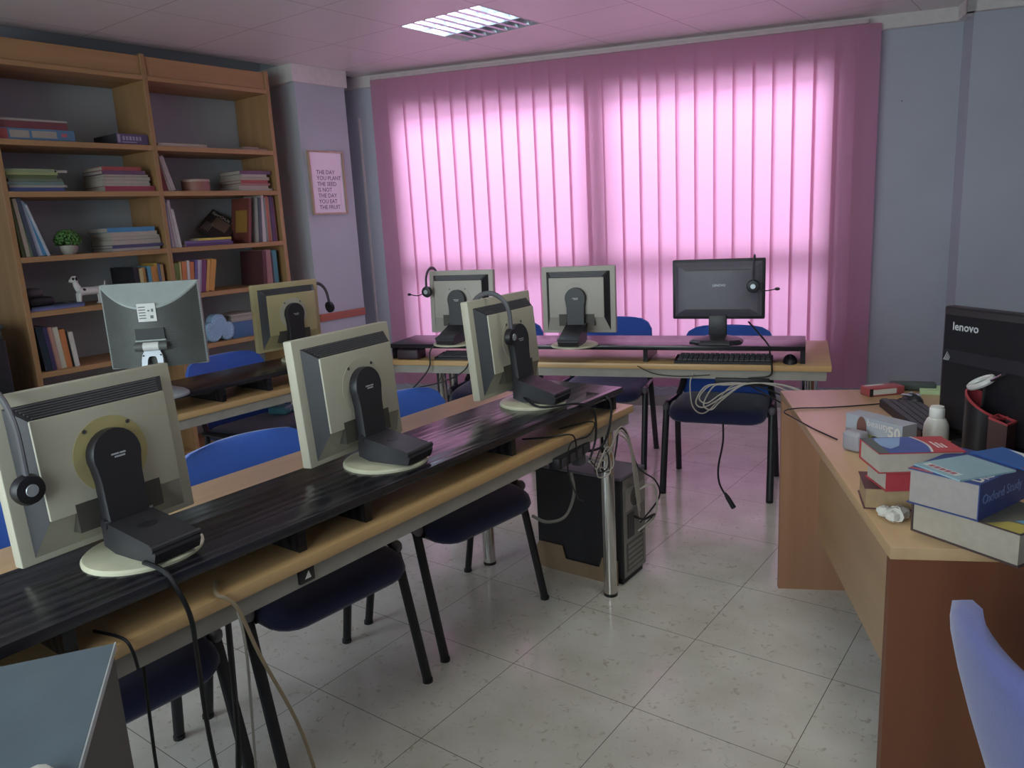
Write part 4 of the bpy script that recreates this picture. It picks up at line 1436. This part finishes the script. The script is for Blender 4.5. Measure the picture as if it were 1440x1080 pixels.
g = G(); g.box(.10, .42, -.05, .05, 0, .02, .005); obj('stand_foot', g, BK, t)
# pen holder
t = thing('pen_holder', 'black and red slanted pen holder on the desk', 'pen holder', (-.188, 2.275, .7804), R(-20))
def holder(r0, h_hi, h_lo, n=36):
    out = []
    for k in range(n):
        a = 2*PI*k/n
        out.append((r0*math.cos(a), r0*math.sin(a), (h_hi + h_lo)/2 - (h_hi - h_lo)/2*math.cos(a)))
    return out
def flat_ring(r0, z, n=36): return [(r0*math.cos(2*PI*k/n), r0*math.sin(2*PI*k/n), z) for k in range(n)]
g = G(); g.rings([flat_ring(.05, 0), holder(.05, .168, .108)], cap=False); g.face(flat_ring(.05, .001)[::-1])
obj('outer_cup', g, BK, t)
RDP = cm('#b03038', .35)
g = G(); g.rings([holder(.0503, .165, .105), holder(.0508, .171, .111), holder(.046, .171, .111), flat_ring(.045, .02)], cap=False); g.face(flat_ring(.045, .02))
obj('red_lining', g, RDP, t)
g = G()
sq = [(.03, -.05), (.075, -.05), (.075, .0), (.03, .0)]
def sqr(sc_, z): return [(.0525 + (x-.0525)*sc_, -.025 + (y+.025)*sc_, z - (x-.03)*.25) for x, y in sq]
g.rings([sqr(1, .01), sqr(1, .115), sqr(.84, .115), sqr(.8, .04)], cap=False)
obj('square_pocket', g, cm('#452326', .4), t, None)
g = G(); g.rings([sqr(1.02, .113), sqr(1.02, .118), sqr(.82, .118), sqr(.82, .113), sqr(1.02, .113)], cap=False); obj('pocket_rim', g, RDP, t, None)
t = thing('scissors', 'scissors with a pale oval handle standing in the pen holder', 'scissors', (-.205, 2.285, .80), R(-30))
g = G(); g.M = Matrix.Translation((0, 0, .172)) @ Matrix.Rotation(R(-25), 4, 'Y') @ Matrix.Rotation(R(25), 4, 'X')
n = 24
pts = [(.0 + .032*math.cos(2*PI*k/n), .02*math.sin(2*PI*k/n), .0) for k in range(n+1)]
g.tube(pts, .008, 8)
obj('handle', g, mat('pale_handle', '#b9b7b4', .35), t)
g = G(); g.tube([(.0, 0, .01), (.012, 0, .165)], .006, 6, .002); g.tube([(.02, -.004, .175), (.065, -.012, .205)], .007, 8, .004)
obj('blade', g, mat('steel', '#8a8a8e', .25, .9), t)
# tan strip and dark case behind the booklet
t = on_desk('wooden_ruler', 'dark tan wooden box edge lying behind the right book stack', 'box', (-.19, 2.24), -46)
g = G(); g.box(0, .19, -.035, .0, 0, .022, .002); bx = obj('box', g, wood('tan_box', '#6d5a48', '#80694f', 'X', .5), t)
g = G(); g.box(.0, .19, .001, .03, 0, .012, .002); obj('black_strip', g, SHELLB, bx)
t.name = 'wooden_box'

# ------------------------------------------------------------------ grey cabinet in the foreground
ca = math.atan2(-.557, .831)
t = thing('metal_cabinet', 'grey metal cabinet in the bottom left corner', 'cabinet', (-1.092, .452, 0), ca)
g = G(); g.box(0, .52, -.36, 0, 0, .872, .003, 1); obj('cabinet_body', g, mat('cabinet_side', '#56524f', .45), t)
g = G(); g.box(-.003, .523, -.363, .003, .872, .88, .002, 1); obj('cabinet_top', g, mat('cabinet_top', '#65727c', .3), t)  # cool light from above is put into the bluish top colour
g = G(); g.box(-.0035, .5235, .0022, .0042, .871, .8806); obj('edge_strip', g, mat('edge_strip', '#b9bcbc', .4), t, None)
g = G()
t2 = thing('tissue', 'torn white tissue lying on the grey metal cabinet', 'tissue', (-.86, .262, .8802), .4)
for cx, cy, r in ((-.01, .008, .012), (.008, -.004, .014)):
    g.ball((cx, cy, .008), r, 8, (1.5, 1, .55))
obj('crumpled_paper', g, mat('tissue_paper', '#d5d0c6', .9), t2, 20)

# ------------------------------------------------------------------ computer tower on a cardboard tray
t = thing('computer_tower', 'black computer tower on the floor under the nearest table', 'computer', (-1.59, 2.595, 0))
g = G(); g.box(-.205, .2, -.098, .098, .028, .438, .003, 1); obj('case', g, mat('case_black', '#262429', .5), t)
g = G(); g.box(-.207, .202, -.1, .1, .438, .45, .003, 1); obj('top_cover', g, mat('case_grey_top', '#6d6873', .4), t)
GALV = mat('case_rear_grey', '#8b8682', .4, .3)
g = G(); g.box(.2, .203, -.088, .092, .03, .438); rp = obj('rear_panel', g, GALV, t, None)
g = G(); g.box(.203, .207, -.07, .08, .305, .395); ps = obj('power_supply', g, mat('psu_grey', '#a29d97', .4, .3), rp, None)
g = G(); g.M = Matrix.Translation((.2072, .0, .35)) @ Matrix.Rotation(PI/2, 4, 'Y')
for rr_ in (.035, .026, .017, .008): g.tube([(rr_*math.cos(2*PI*k/20), rr_*math.sin(2*PI*k/20), 0) for k in range(21)], .0018, 5)
obj('fan_grille', g, SHELLB, ps)
g = G(); g.box(.203, .2045, -.07, .07, .05, .17)
sl_ = obj('slot_area', g, mat('slot_dark', '#5f5b59', .5), rp, None)
g = G()
for k in range(5): g.box(.2046, .206, -.06, .06, .058+k*.022, .072+k*.022)
obj('slot_covers', g, GALV, sl_, None)
g = G(); g.box(.203, .2075, -.06, -.01, .19, .29); obj('port_block', g, mat('port_block', '#3c3a3e', .5), rp, None)
g = G(); g.box(-.19, .19, -.085, .085, 0, .028); obj('base_feet', g, SHELLB, t, None)
t = thing('cardboard_tray', 'cut-down cardboard tray around the foot of the tower', 'box', (-1.60, 2.595, 0))
g = G()
pts = [(-.20, 0), (.19, 0), (.19, .105), (.12, .105), (.105, .06), (-.055, .06), (-.07, .115), (-.185, .115), (-.20, .09)]
g.M = Matrix.Rotation(PI/2, 4, 'X')
g.prism(pts, .1025, .1065)
obj('front_flap', g, CARD, t, None)
g = G(); g.M = Matrix.Rotation(PI/2, 4, 'X'); g.prism([(x, z*.8) for x, z in pts], -.1065, -.1025); g.M = Matrix.Identity(4); g.box(-.215, -.211, -.1065, .1065, 0, .08)
obj('rear_flap', g, CARD, t, None)

# ------------------------------------------------------------------ cables
def cable(label, pts, r=.003, m=CABLEB, name='cable', group=None, k=6):
    g = G(); g.tube(smooth_path(pts, k), r, 7)
    return tag(obj(name, g, m), label, 'cable', group)
# power strip below the near table
t = thing('power_strip', 'dark power strip hanging below the nearest table edge', 'power strip', (-1.36, 2.10, .665), R(6))
g = G(); g.box(-.02, .02, -.12, .12, -.02, .02, .005); obj('strip_body', g, SHELLB, t)
g = G()
for k in range(4): g.box(.018, .024, -.1+k*.055, -.065+k*.055, -.014, .014)
obj('sockets', g, GREYPL, t, None)
g = G(); g.box(-.018, .018, .04, .085, -.055, -.019, .006); obj('plug', g, GREYPL, t)
cable('black cable dropping from the right end of the nearest riser', [(-1.41, 2.30, .832), (-1.33, 2.32, .81), (-1.325, 2.31, .72), (-1.33, 2.26, .655), (-1.35, 2.20, .65)], .0045)
cable('black cable from the headset monitor across the riser edge', [(-1.52, 2.06, .86), (-1.42, 2.02, .842), (-1.345, 2.12, .838), (-1.325, 2.20, .80), (-1.33, 2.22, .70), (-1.345, 2.2, .62)], .004)
cable('black wire running along the near table edge to the strip', [(-1.44, 1.94, .750), (-1.37, 2.00, .750), (-1.325, 2.06, .748), (-1.322, 2.08, .70), (-1.335, 2.09, .69)], .0028)
cable('looped black wire above the power strip', [(-1.40, 2.10, .75), (-1.34, 2.22, .752), (-1.322, 2.16, .72), (-1.325, 2.05, .72), (-1.32, 2.02, .64), (-1.34, 2.10, .52), (-1.38, 2.2, .46)], .0026)
for i, (dy, dz, lab) in enumerate(((0, 0, 'grey cable looped over the chrome leg to the tower, thickest'), (.012, .012, 'grey cable looped over the chrome leg, upper strand'), (-.01, -.014, 'pale cable looped over the chrome leg, lower strand'))):
    cable(lab, [(-1.345, 2.20+dy, .63+dz), (-1.33, 2.27, .60+dz*2), (-1.335, 2.33+dy, .625+dz), (-1.345, 2.39, .66+dz), (-1.345, 2.43+dy, .665+dz), (-1.35, 2.50, .60+dz), (-1.36, 2.56+dy, .45+dz), (-1.37, 2.60+dy, .33), (-1.375, 2.62, .28+dz*3)], .0038 if i == 0 else .003, CABLEG, group='grey cables over the chrome leg')
cable('black cable bending over the chrome leg down to the tower', [(-1.35, 2.22, .60), (-1.325, 2.30, .55), (-1.33, 2.36, .62), (-1.35, 2.42, .672), (-1.35, 2.48, .64), (-1.36, 2.58, .48), (-1.355, 2.72, .38), (-1.35, 2.74, .30), (-1.375, 2.62, .23)], .0035)
cable('pale looped cord on the back of the tower', [(-1.375, 2.60, .37), (-1.345, 2.66, .385), (-1.34, 2.70, .33), (-1.345, 2.69, .24), (-1.375, 2.60, .2)], .0045, CABLEG)
cable('thick black power lead on the back of the tower', [(-1.378, 2.58, .27), (-1.34, 2.58, .265), (-1.335, 2.64, .26), (-1.35, 2.69, .24), (-1.378, 2.62, .19)], .005)
for i, (a, b) in enumerate(((.0, .0), (.02, .03), (-.015, .045))):
    pts = [(-1.335, 2.19, .62)]
    for k in range(7):
        an = 2*PI*k/6
        pts.append((-1.325 + .008*math.sin(an*2), 2.26 + a + .05*math.cos(an+PI), .585 + b*.5 + .045*math.sin(an)))
    cable(('tangled pale wire coil below the table end, front', 'tangled pale wire coil below the table end, middle', 'tangled dark wire coil below the table end, back')[i], pts, .0024, (CABLEG, CABLEG, CABLEB)[i], group='wire coils below the table end')
cable('grey hanging loop at the left of the computer tower', [(-1.36, 2.10, .60), (-1.345, 2.09, .53), (-1.345, 2.03, .47), (-1.37, 1.96, .47), (-1.40, 1.92, .50)], .0055, mat('dark_grey_cable', '#6b6763', .5))
# cables at the left front
cable('black cable hanging from the leftmost monitor past the table edge', [(-1.41, .665, .845), (-1.352, .672, .838), (-1.325, .68, .80), (-1.318, .692, .74), (-1.322, .695, .66), (-1.33, .70, .45), (-1.32, .72, .2), (-1.30, .74, .0)], .0048)
cable('beige cable hanging from the nearest table to the floor', [(-1.40, .80, .75), (-1.345, .765, .752), (-1.322, .79, .72), (-1.31, .82, .60), (-1.27, .87, .40), (-1.24, .88, .2), (-1.25, .87, .02)], .004, mat('beige_cable', '#a38f74', .5))
cable('thin grey cable hanging straight down beside the beige one', [(-1.335, .80, .70), (-1.325, .80, .60), (-1.335, .79, .3), (-1.34, .79, .01)], .003, CABLEG)
cable('thick black cable curving down beside the near chair', [(-1.36, .79, .68), (-1.40, .80, .40), (-1.40, .79, .28), (-1.36, .80, .14), (-1.34, .80, .01)], .0065)
cable('thin black cable dropping to the floor left of the thick one', [(-1.38, .62, .68), (-1.40, .62, .35), (-1.37, .63, .1), (-1.33, .64, .01)], .0035)
cable('short black wire bent over the table edge by the grey cabinet', [(-1.42, .56, .750), (-1.345, .575, .750), (-1.326, .58, .73), (-1.326, .585, .69)], .003)
t = thing('cable_clip', 'small black clip on the rail of the nearest table', 'clip', (-1.352, .985, .70))
g = G(); g.box(-.004, .006, -.022, .022, -.018, .018, .004); cb = obj('clip_body', g, SHELLB, t)
g = G(); g.face([(.0065, -.008, -.008), (.0065, .01, -.008), (.0065, .004, .01)]); obj('white_tab', g, WHITEP, cb, None)

# window table
make_keyboard('black keyboard under the riser in front of the left window monitor', p3(1.84, .085, .7454) + Vector((.09, .02, 0)), rz3, .40, .12)
make_keyboard('black keyboard under the riser below the black widescreen', p3(.47, .07, .7454), rz3, .44, .12)
make_mouse('black mouse on the window table at the right end of the riser', p3(.175, .07), .7454, -70, GREYPL)
t = thing('speaker_box', 'low dark box under the left end of the window riser', 'speaker', p3(2.11, .06, .7454), rz3)
g = G(); g.box(-.05, .05, -.06, .07, 0, .055, .01, 3); obj('speaker_body', g, mat('dark_plum_plastic', '#3a2a33', .5), t)
cable('black cable falling from the left window monitor over the table edge', [p3(1.82, .10, .86), p3(1.90, .0, .845), p3(1.95, -.02, .80), p3(1.96, -.02, .72), p3(2.0, -.03, .66), p3(2.06, -.04, .60)], .004)
cable('second black cable crossing below the left window keyboard', [p3(1.70, .05, .80), p3(1.72, -.02, .77), p3(1.76, -.025, .70), p3(1.88, -.03, .64), p3(2.05, -.035, .60)], .0035)
cable('grey cable dangling in a long loop below the black widescreen', [p3(.60, .01, .70), p3(.61, -.03, .66), p3(.60, -.04, .56), p3(.56, -.04, .52), p3(.51, -.04, .55), p3(.43, -.05, .65), p3(.36, -.05, .672)], .0032, CABLEG, group='grey cable loops at the window table')
for i, (dx, dz, lab) in enumerate(((0, 0, 'grey cable bundle loop, upper strand, right end of window table'), (.015, -.02, 'grey cable bundle loop, middle strand, right end of window table'), (-.02, -.03, 'grey cable bundle loop, lower strand, right end of window table'))):
    cable(lab, [p3(.34, -.05, .67), p3(.44, -.06, .672+dz*.3), p3(.52+dx, -.06, .655), p3(.565+dx, -.06, .60+dz), p3(.53+dx, -.06, .575+dz), p3(.46, -.06, .625+dz), p3(.36, -.055, .668), p3(.22-dx, -.06, .672+dz*.2), p3(.12-dx, -.06, .64+dz), p3(.10-dx, -.05, .58+dz)], .0034, CABLEG, group='grey cable loops at the window table')
for i, (dx, lab) in enumerate(((0, 'black cable drooping to the right below the window table'), (.03, 'lower black cable drooping to the right below the window table'))):
    cable(lab, [p3(.36, -.05, .672), p3(.25, -.055, .64-dx), p3(.15, -.055, .59-dx), p3(.08, -.05, .57)], .0035, CABLEB)
cable('black cord from the black widescreen over the table front', [p3(.36, .10, .93), p3(.27, .0, .842), p3(.26, -.012, .80), p3(.25, -.02, .745), p3(.26, -.02, .70), p3(.35, -.03, .69)], .004)
cable('thin black wire drooping along the window table edge', [p3(.86, -.012, .735), p3(.78, -.016, .70), p3(.66, -.018, .69), p3(.52, -.02, .70)], .0022)
t = thing('power_lead', 'black lead with a plug hanging below the chair seat by the window', 'cable', (0, 0, 0))
g = G(); g.tube(smooth_path([p3(.455, -.09, .50), p3(.455, -.09, .40), p3(.475, -.09, .28), p3(.47, -.09, .20), p3(.44, -.09, .14)], 6), .0045, 7); obj('lead', g, CABLEB, t)
a_, b_ = p3(.445, -.09, .155), p3(.405, -.09, .085)
g = G(); g.tube([a_, a_.lerp(b_, .3), b_], [.006, .011, .012], 10); obj('plug', g, SHELLB, t)
t = thing('power_strip', 'dark power strip below the right end of the window table', 'power strip', p3(.36, .0, .665), rz3)
g = G(); g.box(-.012, .012, -.14, .1, -.018, .018, .004); obj('strip_body', g, SHELLB, t)
t = thing('pouch', 'small teal pouch lying on a blue chair seat under the bookcase table', 'pouch', (-3.52, 2.53, .4745), R(20))
g = G(); g.box(-.06, .06, -.045, .045, 0, .045, .015, 3); obj('pouch_body', g, cm('#4fa3b5', .5), t, 60)
g = G(); g.box(-.055, .0615, -.002, .0, .012, .03); obj('zip', g, WHITEP, t, None)

# ------------------------------------------------------------------ light
w = bpy.data.worlds.new('sky'); sc.world = w
w.use_nodes = True
bg = w.node_tree.nodes['Background']
bg.inputs[0].default_value = lin('#cfdff2'); bg.inputs[1].default_value = 1.0
def area(name, loc, to, sx, sy, power, col):
    l = bpy.data.lights.new(name, 'AREA'); l.shape = 'RECTANGLE'; l.size = sx; l.size_y = sy
    l.energy = power; l.color = lin(col)[:3]
    o = bpy.data.objects.new(name, l); COL.objects.link(o)
    o.location = loc
    o.rotation_euler = (Vector(to) - Vector(loc)).to_track_quat('-Z', 'Y').to_euler()
    return o
p = wp(-1.03, .75, 1.55)
area('daylight_window', p, wp(-1.03, 0, 1.35), 4.2, 2.6, 95, '#e9ebff')
area('daylight_sky', wp(-1.03, 1.5, 3.7), wp(-1.03, 0, 1.3), 5.5, 2.2, 620, '#e9ebff')
area('daylight_behind', (-1.65, YF-.55, 1.7), (-1.6, 0, 1.35), 4.2, 2.0, 85, '#e2eef0')

vs = sc.view_settings
sc.display_settings.display_device = 'sRGB'
vs.view_transform = 'Standard'; vs.look = 'None'; vs.gamma = 1; vs.use_curve_mapping = False
vs.exposure = .86
try:
    sc.cycles.use_denoising = True
    sc.cycles.max_bounces = 10
    sc.cycles.transparent_max_bounces = 12
except Exception:
    pass
